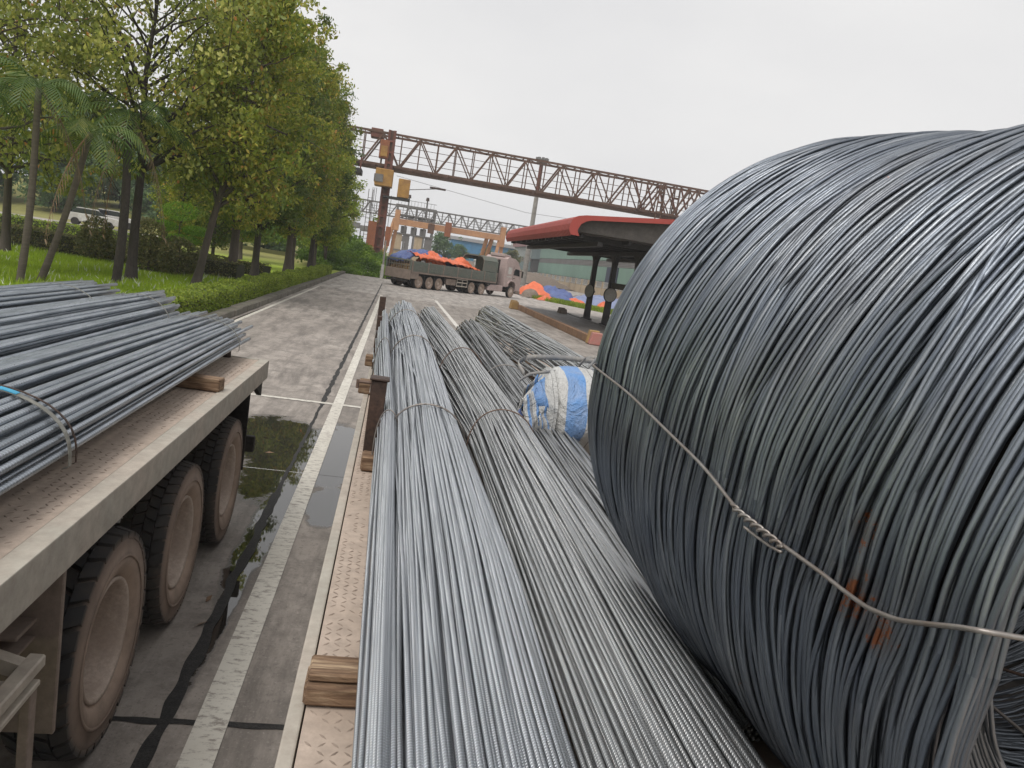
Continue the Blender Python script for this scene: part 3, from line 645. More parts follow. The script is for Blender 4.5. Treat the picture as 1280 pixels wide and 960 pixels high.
# cone bushes / topiary on the grass
blob('cone_bush', 'dull cone-shaped bush standing alone left of the black palm trunk', 'bush', (-12.3, 34.6, .05), (1.7, 1.7, 2.0), 3200, .11, M['leaf_dull'], 41, pads=[(0, 0, .85, .85, .85, .6), (0, 0, 1.3, .6, .6, .7)])
blob('cone_bush', 'tall dark cone bush just right of the black palm trunk', 'bush', (-9.9, 33.6, .05), (1.9, 1.9, 2.3), 4200, .11, M['leaf_dull'], 42, pads=[(0, 0, .8, .95, .95, .8), (0, 0, 1.4, .65, .65, .85)])
blob('cone_bush', 'ragged dark bush under the round bright topiary', 'bush', (-8.6, 33.0, .05), (1.6, 1.6, 1.7), 3200, .11, M['leaf_dull'], 43)
blob('topiary_tree', 'bright green cloud-pruned topiary with stacked round pads', 'topiary', (-9.6, 36.5, .05), (1.4, 1.4, 2.9), 9000, .07, M['leaf_bright'], 44,
     pads=[(0, 0, 2.75, .78, .7, .42), (0.75, 0, 2.0, .62, .6, .22), (-.6, .1, 2.05, .5, .5, .22), (.2, -.2, 1.55, .75, .6, .22), (-.4, .2, 1.35, .5, .5, .2)])
def hedge(name, label, pts, wd, h, n, ls, mat, seed, cat='hedge'):
    rng = np.random.default_rng(seed); t = thing(name, label, cat, (pts[0][0], pts[0][1], 0)); o = np.array([pts[0][0], pts[0][1], 0]); Cs = []
    core = MB()
    for (x0, y0), (x1, y1) in zip(pts[:-1], pts[1:]):
        L_ = sqrt((x1 - x0) ** 2 + (y1 - y0) ** 2); k = int(n * L_); d = np.array([(x1 - x0) / L_, (y1 - y0) / L_]); q = np.array([-d[1], d[0]])
        s = rng.uniform(0, L_, k); side = rng.choice(3, k, p=[.36, .28, .36]); a = np.where(side == 0, -wd / 2, np.where(side == 2, wd / 2, rng.uniform(-wd / 2, wd / 2, k))) + rng.normal(0, .025, k)
        z = np.where(side == 1, h, rng.uniform(0.03, h, k)) + rng.normal(0, .025, k) + 0.05 * np.sin((s + y0) * 1.7)
        Cs.append(np.stack([x0 + d[0] * s + q[0] * a, y0 + d[1] * s + q[1] * a, z], 1))
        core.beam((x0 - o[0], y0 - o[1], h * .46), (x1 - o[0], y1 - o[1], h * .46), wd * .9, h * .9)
    C_ = np.vstack(Cs) - o; V, Fc = leaves(C_, ls, rng, -0.1, 0.6)
    link('foliage', mesh_np('foliage', V, Fc, rnd=np.repeat(rng.uniform(0, 1, len(C_)), 2)), mat, t)
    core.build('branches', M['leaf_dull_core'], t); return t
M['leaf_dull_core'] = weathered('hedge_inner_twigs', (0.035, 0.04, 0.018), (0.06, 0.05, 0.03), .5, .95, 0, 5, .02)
hedge('clipped_hedge', 'low bright clipped hedge running along the mossy kerb', [(-5.15, 15), (-5.15, 30), (-5.1, 44), (-5.15, 61)], 0.75, 0.68, 1050, .075, M['leaf_hedge'], 51)
hedge('dark_hedge', 'taller dull clipped hedge crossing the garden behind the cone bushes', [(-19, 38.6), (-13, 36.6), (-8.0, 34.6), (-6.4, 34.2)], 0.8, 1.05, 800, .10, M['leaf_dull'], 52)
hedge('dark_hedge', 'dark hedge bordering the bright grass deeper in the garden', [(-12.5, 46), (-6.8, 43.5)], 0.8, 0.75, 700, .10, M['leaf_dull'], 53)
hedge('dark_hedge', 'yellowish hedge in front of the parked white cars', [(-30, 60), (-16, 57)], 1.0, 0.9, 260, .16, M['leaf_hedge'], 54)

# grass blades on the lawn (one mass)
def grass_field(n, seed):
    rng = np.random.default_rng(seed); x = rng.uniform(-19, -5.6, n); y = 16.5 + 20.5 * rng.uniform(0, 1, n) ** 1.15
    k = (y < 33.8 - (x + 6.4) * 0.36); x = x[k]; y = y[k]; n = len(x)
    hh = rng.uniform(.10, .26, n) * (1 + .5 * (np.sin(x * 1.1) * np.sin(y * .9))); r = rng.uniform(0, .95, n)
    plume = rng.uniform(size=n) < (0.022 * ((x > -10.5) | (rng.uniform(size=n) < .35))); r[plume] = 1; hh[plume] *= 1.25
    hh = np.abs(hh) + .05; an = rng.uniform(0, 6.28, n); wd = np.where(plume, .022, .018); ln = rng.normal(0, .07, (n, 2))
    z = np.array([lawn_z(a, b) for a, b in zip(x, y)])
    b0 = np.stack([x - wd * np.cos(an), y - wd * np.sin(an), z], 1); b1 = np.stack([x + wd * np.cos(an), y + wd * np.sin(an), z], 1)
    tp = np.stack([x + ln[:, 0], y + ln[:, 1], z + hh], 1)
    b0[plume, 2] += hh[plume] * .55; b1[plume, 2] += hh[plume] * .55
    V = np.stack([b0, b1, tp], 1).reshape(-1, 3); Fc = np.arange(3 * n).reshape(-1, 3)
    o = link('grass', mesh_np('grass', V, Fc, rnd=r), M['grass'], kind='stuff'); o['label'] = 'bright green long grass with white seed plumes between the kerb hedge and the garden hedge'; o['category'] = 'grass'
grass_field(110000, 61)
def bushes(name, label, x0, x1, y0, y1, n, ls, mat, seed, hfn, cat='bushes'):
    rng = np.random.default_rng(seed); x = rng.uniform(x0, x1, n); y = rng.uniform(y0, y1, n)
    h = np.array([hfn(a, b) for a, b in zip(x, y)]); k = h > 0.05; x, y, h = x[k], y[k], h[k]
    C_ = np.stack([x, y, h * rng.uniform(.25, 1.0, len(x)) ** .35], 1) + rng.normal(0, .12, (len(x), 3))
    V, Fc = leaves(C_, ls, rng, 0, .6); cl = np.array([mnoise.noise((a * .5, b * .5, c * .6)) for a, b, c in C_])
    o = link(name, mesh_np(name, V, Fc, rnd=np.repeat(np.clip(.5 + cl * .7 + rng.normal(0, .15, len(C_)), 0, 1), 2)), mat, kind='stuff'); o['label'] = label; o['category'] = cat
bushes('wild_bushes', 'rank green undergrowth at the far end of the road below the gantry leg', -8.5, 0.2, 70, 82, 26000, .26, M['leaf_bush'], 62,
       lambda a, b: (1.0 + 1.6 * mnoise.noise((a * .35, b * .3, 2)) + max(0, (b - 70)) * .12) * min(1, max(0, (b - 70 - (a + 4) * .3) / 2)) * (1 if a < -1.2 else .7))
bushes('far_thicket', 'thick scrub rising behind the row trees by the end of the road', -22, -4, 84, 104, 30000, .34, M['leaf_bush'], 63,
       lambda a, b: 3.4 + 2.4 * mnoise.noise((a * .22, b * .2, 7)) - max(0, (a + 7)) * .35)
TH = make_tree_meshes(9, 1.2, 3.6, 6000, 0.5, 71, 0.2, 26, None, 0.1, clump=.9)
hill_rank = {0: 'fourth', 1: 'sixth', 2: 'eighth', 3: 'third', 4: 'tenth', 5: 'second', 6: 'fifth', 7: 'seventh', 8: 'eleventh', 9: 'ninth', 10: 'twelfth', 11: 'first'}
for i, (x, y, sc) in enumerate([(-45, 112, 1.35), (-38, 115, 1.35), (-31, 110, 1.15), (-52, 108, 1.3), (-25, 116, 1.25), (-60, 114, 1.4), (-42, 104, 1.0), (-34, 124, 1.6), (-22, 106, .9), (-48, 126, 1.6), (-18, 118, 1.1), (-66, 108, 1.3)]):
    plant_tree('hillside_tree', TH, M['leaf_hill'], M['trunk'], (x, y, hill_z(x, y) - .3), i * 1.3, sc, ('hazy green hillside tree behind the left garden, %s from the picture edge' % hill_rank[i]), group='trees on the far hillside')
for i, (x, y, sc, lb) in enumerate([(9.6, 185, .95, 'round dark tree behind the blue-tarped load, left of the blue shed'), (14.6, 188, .72, 'middle dark tree in front of the blue shed'),
                               (21.0, 186, .74, 'rightmost dark tree in front of the blue shed, beside the crane legs'), (27.5, 190, .8, 'sparse brownish tree between crane leg and green hall'), (-13, 150, .9, 'distant tree beyond the rusty gantry leg')]):
    plant_tree('far_tree', TH, M['leaf_hill'] if i < 3 else M['leaf_dull'], M['trunk'], (x, y, 0), i * 1.7, sc, lb)

# ================================================================== TRAILERS
def tread_plate(name, x0, x1, y0, y1, z, mat, parent, pitch=0.034, seed=0):
    rng = np.random.default_rng(seed); V = []; Q = []; k = 0
    nx = int((x1 - x0) / pitch); ny = int((y1 - y0) / pitch)
    gx, gy = np.meshgrid(np.arange(nx), np.arange(ny)); gx = gx.ravel(); gy = gy.ravel()
    cx = x0 + (gx + .5) * pitch; cy = y0 + (gy + .5) * pitch
    wear = np.array([mnoise.noise((a * 2.3, b * 1.4, seed)) for a, b in zip(cx, cy)]); keep = rng.uniform(size=len(cx)) < np.clip(.72 + wear * 1.1, .12, 1); gx, gy, cx, cy = gx[keep], gy[keep], cx[keep], cy[keep]
    s = np.where((gx + gy) % 2 == 0, 1.0, -1.0); an = s * radians(45); n = len(cx)
    dx, dy = np.cos(an), np.sin(an); L_, W_ = .0135, .0036; hh = .0032 * rng.uniform(.5, 1.2, n)
    def P(a, b, zz): return np.stack([cx + dx * a - dy * b, cy + dy * a + dx * b, z + zz * np.ones(n)], 1)
    V = np.stack([P(-L_, 0, 0), P(0, -W_, 0), P(L_, 0, 0), P(0, W_, 0), P(-L_ * .5, 0, hh), P(L_ * .5, 0, hh)], 1).reshape(-1, 3)
    kk = np.arange(n)[:, None] * 6
    Fc = np.concatenate([kk + np.array([f]) for f in ([0, 1, 4], [4, 1, 5], [5, 1, 2], [2, 3, 5], [5, 3, 4], [4, 3, 0])], 1).reshape(-1, 3)
    return link('tread_pattern', mesh_np('tread_pattern', V, Fc), M['tread'], parent, kind='stuff')

def tyre_mesh(R, rin, wd, lug, nl):
    mb = MB(); h = wd / 2; n = 72
    prof = [(rin, -h * .62), (rin + .03, -h * .82), (rin + .10, -h * 1.0), (R - .12, -h * 1.02), (R - .05, -h * .97), (R - .022, -h * .90), (R - .012, -h * .80), (R - .012, h * .80), (R - .022, h * .90), (R - .05, h * .97), (R - .12, h * 1.02), (R - .115, h * 1.04), (R - .10, h * 1.02), (rin + .10, h * 1.0), (rin + .095, h * 1.02), (rin + .06, h * .95), (rin + .03, h * .84), (rin, h * .62)]
    mb.lathe(prof, 'x', n)
    for i in range(nl):                        # tread lugs in four rows
        a0 = 2 * pi * i / nl
        for (xa, xb, sh) in ((-h * .96, -h * .50, 0), (-h * .44, -h * .03, .5), (h * .03, h * .44, .0), (h * .50, h * .96, .5)):
            a = a0 + sh * 2 * pi / nl; da = 2 * pi / nl * .80; sk = (0.25 if xa < 0 else -0.25) * 2 * pi / nl * (1 if abs(xa + xb) > h * .6 else -1); vs = []
            for r in (R - .03, R + lug):
                tp = 1 if r < R else .93
                for (x, s_) in ((xa, -1), (xb, 1)):
                    for q in (0, 1):
                        an = a + q * da * tp + s_ * sk * .5; xx = x if r < R else (x * .985)
                        rr = r - (0.018 if (abs(x) > h * .9 and r > R) else 0)
                        vs.append((xx, rr * cos(an), rr * sin(an)))
            mb.add(vs, [(0, 1, 3, 2), (4, 6, 7, 5), (0, 4, 5, 1), (2, 3, 7, 6), (0, 2, 6, 4), (1, 5, 7, 3)])
    return mb
def big_wheel(parent, loc, lug=.012, nl=34, face=1, R=.50):
    tm = tyre_mesh(R, .275, .27, lug, nl).mesh('tyre'); 
    for p in tm.polygons: p.use_smooth = p.index < 72 * 17
    w_ = link('wheel', tm, M['tyre'], parent, loc)
    f = face
    rim = MB().lathe([(.272, .080 * f), (.288, .100 * f), (.284, .112 * f), (.268, .106 * f), (.258, .08 * f), (.252, .02 * f), (.246, -.05 * f), (.238, -.10 * f), (.22, -.125 * f), (.17, -.115 * f), (.12, -.105 * f), (.118, -.06 * f), (.09, -.045 * f), (0.001, -.042 * f)], 'x', 48)
    link('rim', rim.mesh('rim', smooth=True), M['wheel_rim'], w_)
    for i in range(10):
        a = 2 * pi * i / 10; nb = MB().cyl((-.125 * f, .185 * cos(a), .185 * sin(a)), (-.09 * f, .185 * cos(a), .185 * sin(a)), .014, n=6)
        nb.build('wheel_nut', M['wheel_rim'], w_)
    for sgn in (1,): MB().lathe([(.275, -.133 * f), (.02, -.133 * f)], 'x', 24).build('backing', M['black'], w_)
    return w_

# left flatbed trailer
LT = thing('flatbed_trailer', 'dusty beige flatbed trailer at left carrying thick ribbed bars', 'trailer', (-2.2, 3.0, 0)); lo = (-2.2, 3.0, 0)
def L_(mb, *a, **k):
    mb.v = [(x - lo[0], y - lo[1], z - lo[2]) for x, y, z in mb.v]; return mb.build(*a, **k)
DZ = 1.40
L_(MB().box(-3.44, -1.05, -3, 6.78, DZ - .05, DZ - .004), 'deck_plate', M['deck_dust'], LT)
L_(MB().box(-1.046, -0.965, -3, 6.82, DZ - .155, DZ + .002), 'side_rail', M['deck_side'], LT, bevel=.006, seg=2)
L_(MB().box(-3.53, -3.445, -3, 6.82, DZ - .155, DZ + .002), 'side_rail', M['deck_side'], LT, bevel=.006)
L_(MB().box(-3.44, -1.05, 6.784, 6.82, DZ - .155, DZ + .001), 'end_rail', M['deck_side'], LT, bevel=.004)
tp = tread_plate('tread', -1.75, -1.06, 1.2, 6.76, DZ - .004, M['deck_dust'], LT, .036, 1); tp.location = (2.2, -3.0, 0)
for y in (-1.5, 0.2, 1.9, 4.05, 5.4, 6.5): L_(MB().box(-3.4, -1.05, y, y + .09, DZ - .17, DZ - .052), 'cross_beam', M['chassis'], LT)
for x in (-1.75, -2.75): L_(MB().box(x - .07, x + .07, -3, 6.75, .82, 1.225), 'chassis_beam', M['black'], LT)
for i, y in enumerate((3.58, 4.824, 6.167)):
    lg, nl = ((.018, 30), (.004, 44), (.003, 50))[i]
    big_wheel(LT, (-1.205 - lo[0], y - lo[1], .506), lg, nl)
    big_wheel(LT, (-3.24 - lo[0], y - lo[1], .506), lg, nl, face=-1)
    L_(MB().cyl((-3.0, y, .51), (-1.45, y, .51), .075, n=12), 'axle', M['black'], LT)
    L_(MB().box(-1.62, -1.54, y - .55, y + .55, .66, .74), 'leaf_spring', M['black'], LT)
for y in (2.86, 4.05, 5.38): L_(MB().cyl((-1.5, y + .05, 1.16), (-1.06, y + .05, 1.16), .035, n=10), 'bracket_pin', M['deck_side'], LT)
# steel plate and ledges ahead of the first wheel, guard frame
L_(MB().box(-1.62, -1.04, 2.86, 2.885, .50, 1.235), 'splash_plate', M['chassis'], LT, bevel=.004)
L_(MB().box(-1.58, -1.12, 2.70, 2.858, .955, .970), 'plate_ledge', M['chassis'], LT, bevel=.003)
L_(MB().box(-1.58, -1.12, 2.72, 2.858, .888, .899), 'plate_ledge', M['chassis'], LT, bevel=.003)
L_(MB().box(-1.06, -1.005, 0.6, 2.66, .90, .945), 'guard_bar', M['deck_side'], LT, bevel=.006)
L_(MB().box(-1.055, -1.01, 0.6, 2.64, .84, .862), 'guard_bar', M['deck_side'], LT, bevel=.004)
L_(MB().box(-1.055, -1.01, 0.6, 2.64, .35, .39), 'guard_bar', M['deck_side'], LT, bevel=.004)
for y in (2.58, 1.9, 1.2): L_(MB().box(-1.05, -1.015, y, y + .05, .39, .84), 'guard_post', M['chassis'], LT, bevel=.003)
L_(MB().beam((-1.03, 2.60, .91), (-1.7, 2.60, 1.12), .05, .05), 'guard_brace', M['deck_side'], LT)
L_(MB().beam((-1.03, 2.50, .90), (-1.7, 2.45, .88), .05, .04), 'guard_brace', M['deck_side'], LT)
# mudguard, lamp bracket, corner gusset, stub post at the far end
L_(MB().box(-1.62, -1.06, 6.62, 6.64, .46, 1.23), 'mud_flap', M['black'], LT, bevel=.004)
L_(MB().box(-1.12, -1.00, 6.70, 6.76, .60, .74), 'tail_lamp', M['black'], LT, bevel=.008)
L_(MB().prism([(6.40, 1.24), (6.74, 1.24), (6.74, 1.10)], 'x', -1.03, -.99), 'corner_gusset', M['black'], LT)
L_(MB().cyl((-1.30, 6.72, DZ), (-1.30, 6.72, DZ + .07), .035, .032, 12), 'stub_post', M['dark_steel'], LT)
for x, y, l1, lb in ((-1.30, 5.22, .56, 'squared timber under the thick bars near the far end of the left trailer'), (-1.30, .6, .56, 'squared timber under the thick bars at the near end of the left trailer')):
    o = MB().box(-2.1, .27, 0, .11, 0, .085).build('timber_block', M['wood'], None, bevel=.006, jitter=.004); o.location = (x, y, DZ + .002); o.rotation_euler = (0, 0, -.12); tag(o, lb, 'timber')

# our own trailer
OT = thing('flatbed_trailer', 'chequer-plate flatbed trailer in the foreground carrying coil and straight bars', 'trailer', (1.1, 4.0, 0)); lo = (1.1, 4.0, 0)
OZ = 1.38
L_(MB().box(-.075, 2.36, -2.0, 11.6, OZ - .05, OZ - .004), 'deck_plate', M['deck_dust'], OT)
L_(MB().box(-.115, -.079, -2.0, 11.6, OZ - .17, OZ + .001), 'side_rail', M['deck_side'], OT, bevel=.005, seg=2)
L_(MB().box(2.364, 2.40, -2.0, 11.6, OZ - .17, OZ + .001), 'side_rail', M['deck_side'], OT, bevel=.005)
tp = tread_plate('tread', -.07, .16, 0.6, 9.5, OZ - .004, M['deck_dust'], OT, .030, 2); tp.location = (-1.1, -4.0, 0)
for x in (.6, 1.7): L_(MB().box(x - .07, x + .07, -2, 11.5, .8, 1.2), 'chassis_beam', M['black'], OT)
for y in (-1, 1, 3, 5, 7, 9, 11): L_(MB().box(-.075, 2.36, y, y + .09, OZ - .17, OZ - .055), 'cross_beam', M['chassis'], OT)
for y in (-1.0, .4): 
    big_wheel(OT, (.1 - lo[0], y - lo[1], .512), face=-1); big_wheel(OT, (2.2 - lo[0], y - lo[1], .512))
# stakes (steel posts plugged into the deck edge)
for (x0, x1, y, zt) in ((-.045, .035, 3.95, 1.82), (-.10, -.03, 7.2, 1.88), (-.13, -.06, 8.8, 1.97)):
    L_(MB().box(x0, x1, y, y + .09, OZ, zt), 'stake', M['dark_steel'], OT, bevel=.004)
L_(MB().box(-.055, .045, 3.94, 4.05, 1.822, 1.834), 'stake_cap', M['dark_steel'], OT, bevel=.003)
L_(MB().cyl((-.12, 3.99, 1.80), (-.03, 3.99, 1.80), .008, n=8), 'stake_hook', M['tie_rusty'], OT)
L_(MB().cyl((-.115, 3.99, 1.765), (-.115, 3.99, 1.81), .008, n=8), 'stake_hook', M['tie_rusty'], OT)
for (x0, y, wd, h, lb) in ((-.085, 1.74, .105, .055, 'split orange timber block jutting over the deck edge nearest the camera'),
                       (-.045, 3.80, .12, .075, 'timber block at the foot of the nearest steel stake'),
                       (-.16, 5.9, .12, .10, 'timber end between the two nearest stakes'),
                       (-.17, 7.35, .14, .10, 'timber end beside the second steel stake'), (-.12, 9.2, .12, .10, 'farthest timber end by the last stake')):
    big = y < 2
    o = MB().box(0, 1.9 if y > 2 else .9, 0, wd, 0, h).build('timber_block', M['wood'], None, bevel=.008, jitter=.005); o.location = (x0, y, OZ + .001); tag(o, lb, 'timber')
    if big:                                    # second, split slat lying on the first
        o2 = MB().box(0, .85, 0, .09, 0, .022).build('timber_block', M['wood'], None, bevel=.005, jitter=.008); o2.location = (x0 + .006, y + .012, OZ + .001 + h + .003); tag(o2, 'thin split timber slat lying on the nearest orange block', 'timber')
o = MB().box(0, 2.0, 0, .16, 0, .045).build('timber_block', M['wood'], None, bevel=.006, jitter=.004); o.location = (.95, 3.42, OZ + .001); tag(o, 'flat timber plank under the striped roll beside the coil', 'timber')
o = MB().box(0, 1.6, 0, .12, 0, .045).build('timber_block', M['wood'], None, bevel=.006, jitter=.004); o.location = (1.0, 3.68, OZ + .001); tag(o, 'second flat plank further back under the striped roll', 'timber')

# ================================================================== BAR BUNDLES
def bundle(label, group, cfun, y0, y1, layers, r, mat, ties, seed, amp=.05, step=.25, uturn=True, tie_mat='tie_wire', phi=(0.02, 0.98), name='bar_bundle'):
    """cfun(y) -> cx, zbase, halfwidth, height of the D-shaped section"""
    rng = np.random.default_rng(seed); org = np.array([cfun(y0)[0], y0, cfun(y0)[1]])
    t = thing(name, label, 'bar bundle', tuple(org), 0.0, group)
    for k, nb in enumerate(layers):
        for i in range(nb):
            ye = y1 + rng.normal() * (.07 if uturn else .16) - k * .03; n = max(8, int((ye - y0) / step)); ya = np.linspace(y0, ye, n)
            ph0 = (phi[0] + (phi[1] - phi[0]) * (i + .5 + rng.uniform(-.3, .3)) / nb)
            a_ = amp * (1.6 / nb + .55 * (rng.uniform() < .22) + .18)
            ph = ph0 + smooth_noise(ya, a_, [.35, .8, 1.5], rng) * np.clip((ya - 1.0) * .28 + .12, .12, 1) * (1 if uturn else .35)
            ph = np.clip(ph, -.06, 1.06) * pi
            c = np.array([cfun(q) for q in ya]); dr = k * 2.3 * r + np.abs(rng.normal()) * r * (.9 if uturn else .45); lift = smooth_noise(ya, r * (.6 if uturn else .15), [.6, 1.3, 2.3], rng)
            hw = c[:, 2] - dr - r + lift; hh = c[:, 3] - dr - r + lift
            s_ = np.sin(ph); P = np.stack([c[:, 0] - hw * np.cos(ph), ya, c[:, 1] + r + hh * np.sign(s_) * np.abs(s_) ** .75], 1)
            P[:, 2] = np.maximum(P[:, 2], c[:, 1] + r * .6)
            up = np.tile([0, 0, 1.0], (len(P), 1))
            if uturn:
                h_ = (P[-1, 2] - c[-1, 1]); ru = max(.03, h_ * .5 * rng.uniform(.8, 1.0)); al = np.linspace(0.3, pi, 8); q = P[-1]
                U = np.stack([q[0] + (c[-1, 0] - q[0]) * .25 * (1 - np.cos(al)) / 2, q[1] + ru * np.sin(al) * 1.25, q[2] - ru * (1 - np.cos(al))], 1)
                bk = U[-1] + np.array([[0, -.15, 0], [0, -.5, .0]]); P = np.vstack([P, U, bk])
                up = np.vstack([up, np.tile([1.0, 0, 0], (len(P) - len(up), 1))]); up[:] = [1.0, 0.001, 0]
            tube_obj('bar', P, r, mat, t, 8, up=np.tile([1.0, .001, .001], (len(P), 1)), org=org)
    J_ = Join(); k = len(layers)
    for dr, nb in ((k * 2.3 * r, max(8, layers[-1] - 2)), (k * 2.3 * r + 2.2 * r, max(7, layers[-1] - 6))):
        for i in range(nb):
            ya = np.linspace(y0 + .02, y1 - .12, 16); c = np.array([cfun(q) for q in ya]); ph = np.full(16, (i + .5) / nb * pi) + smooth_noise(ya, .02, [.5, 1.1], rng)
            hw = np.maximum(c[:, 2] - dr - r, r); hh = np.maximum(c[:, 3] - dr - r, r * .5)
            J_.add(tube(np.stack([c[:, 0] - hw * np.cos(ph), ya, c[:, 1] + r + hh * np.sin(ph) ** .75], 1), r, 6, up=(1, .001, .001)))
    J_.obj('inner_bars', mat, t, kind='stuff', org=org)
    for (ty, tm, dbl) in ties:
        c = cfun(ty); a = np.linspace(-.04 * pi, 1.04 * pi, 34); e = .006
        for q in range(dbl):
            yy = ty + q * .016 + .02 * np.sin(a * 2 + q) + (.006 * np.sin(a * 24 + q * pi) if dbl > 1 else 0)
            hw, hh = c[2] + e, c[3] + e; s_ = np.sin(a)
            P = np.stack([c[0] - hw * np.cos(a), yy, c[1] + .008 + hh * np.sign(s_) * np.abs(s_) ** .75 + (.003 * np.cos(a * 24 + q * pi) if dbl > 1 else 0)], 1)
            tube_obj('tie_wire', P, .0036, M[tm], t, 6, up=(0, 1, 0), org=org)
    return t
def lerp_fun(tab):
    T = np.array(tab, float)
    return lambda y: tuple(np.interp(y, T[:, 0], T[:, k]) for k in range(1, 5))
ZB = OZ + .085
GB = 'bundles of straight ribbed bars on the foreground trailer'
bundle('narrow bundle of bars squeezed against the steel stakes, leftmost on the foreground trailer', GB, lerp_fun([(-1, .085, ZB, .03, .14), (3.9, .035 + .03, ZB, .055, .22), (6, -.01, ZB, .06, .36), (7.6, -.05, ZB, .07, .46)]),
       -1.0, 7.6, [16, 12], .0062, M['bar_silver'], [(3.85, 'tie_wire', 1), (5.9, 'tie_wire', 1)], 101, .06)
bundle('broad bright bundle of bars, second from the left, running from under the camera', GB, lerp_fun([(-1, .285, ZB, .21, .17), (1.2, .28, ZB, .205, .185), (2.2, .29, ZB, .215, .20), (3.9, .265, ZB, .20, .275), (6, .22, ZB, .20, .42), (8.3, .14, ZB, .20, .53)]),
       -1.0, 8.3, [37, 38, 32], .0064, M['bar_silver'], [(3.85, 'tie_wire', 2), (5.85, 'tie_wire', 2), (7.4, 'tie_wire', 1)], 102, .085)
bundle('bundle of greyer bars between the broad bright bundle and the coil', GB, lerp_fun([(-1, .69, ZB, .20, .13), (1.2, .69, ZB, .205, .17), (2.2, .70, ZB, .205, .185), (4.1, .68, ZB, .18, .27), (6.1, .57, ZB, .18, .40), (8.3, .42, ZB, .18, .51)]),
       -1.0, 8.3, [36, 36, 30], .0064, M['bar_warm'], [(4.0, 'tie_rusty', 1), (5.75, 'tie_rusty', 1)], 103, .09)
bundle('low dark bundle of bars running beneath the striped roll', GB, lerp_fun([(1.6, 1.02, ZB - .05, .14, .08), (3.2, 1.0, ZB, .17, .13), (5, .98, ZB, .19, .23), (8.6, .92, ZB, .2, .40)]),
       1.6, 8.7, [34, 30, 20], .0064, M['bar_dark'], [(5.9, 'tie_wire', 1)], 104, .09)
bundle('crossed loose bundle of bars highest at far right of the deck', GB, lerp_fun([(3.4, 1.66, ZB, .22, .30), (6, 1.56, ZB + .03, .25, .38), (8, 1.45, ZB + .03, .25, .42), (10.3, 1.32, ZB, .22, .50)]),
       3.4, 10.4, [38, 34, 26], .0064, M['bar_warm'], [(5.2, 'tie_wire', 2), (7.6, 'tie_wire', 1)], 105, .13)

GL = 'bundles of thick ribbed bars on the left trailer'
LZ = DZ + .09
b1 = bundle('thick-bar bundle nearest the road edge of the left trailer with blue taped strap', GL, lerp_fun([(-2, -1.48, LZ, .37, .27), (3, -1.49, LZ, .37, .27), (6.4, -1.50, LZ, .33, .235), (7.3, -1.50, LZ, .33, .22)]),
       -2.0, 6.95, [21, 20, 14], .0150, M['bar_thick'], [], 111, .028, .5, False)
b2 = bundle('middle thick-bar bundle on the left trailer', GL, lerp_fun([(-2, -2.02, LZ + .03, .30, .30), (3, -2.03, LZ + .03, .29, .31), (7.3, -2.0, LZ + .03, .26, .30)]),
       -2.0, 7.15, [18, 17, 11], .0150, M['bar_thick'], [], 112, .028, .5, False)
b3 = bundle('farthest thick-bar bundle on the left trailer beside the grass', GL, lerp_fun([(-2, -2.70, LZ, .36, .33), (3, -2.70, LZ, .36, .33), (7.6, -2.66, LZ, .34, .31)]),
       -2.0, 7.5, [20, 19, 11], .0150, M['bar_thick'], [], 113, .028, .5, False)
def strap(parent, c, y, wd, mat, skew=.0, a0=-.35, a1=pi + .35, twin=False):
    org = np.array(parent.location); n = 28; V = []; Fc = []; c = np.array(c)
    for i in range(n):
        a = a0 + (a1 - a0) * i / (n - 1); s_ = sin(a); sg_ = 1 if s_ >= 0 else -1
        x = c[0] - (c[2] + .006) * cos(a); z = c[1] + .012 + (c[3] + .006) * sg_ * abs(s_) ** .75 * (1 if s_ >= 0 else .12); yy = y + skew * (x - c[0])
        for q, dz in ((-wd / 2, 0), (wd / 2, 0), (wd / 2, .003), (-wd / 2, .003)): V.append((x - org[0] - dz * cos(a), yy + q - org[1], z - org[2] + dz * s_))
    for i in range(n - 1):
        for q in range(4): Fc.append((4 * i + q, 4 * i + (q + 1) % 4, 4 * i + 4 + (q + 1) % 4, 4 * i + 4 + q))
    return MB().add(V, Fc).build('strap', mat, parent)
bpy.context.view_layer.update()
c1 = (-1.49, LZ, .37, .27)
strap(b1, c1, 3.02, .028, M['strap'], .04); strap(b1, c1, 3.06, .012, M['dark_steel'], .09)
o_ = strap(b1, (-1.49, LZ, .373, .273), 3.025, .033, M['blue_tape'], .04, a0=pi * .60, a1=pi * .66); o_.name = 'blue_tape'
strap(b1, (-1.50, LZ, .33, .235), 6.45, .018, M['strap'], .10)
strap(b2, (-2.0, LZ + .03, .265, .302), 6.55, .02, M['strap'], .12)
strap(b3, (-2.66, LZ, .345, .315), 6.7, .02, M['strap'], .10)

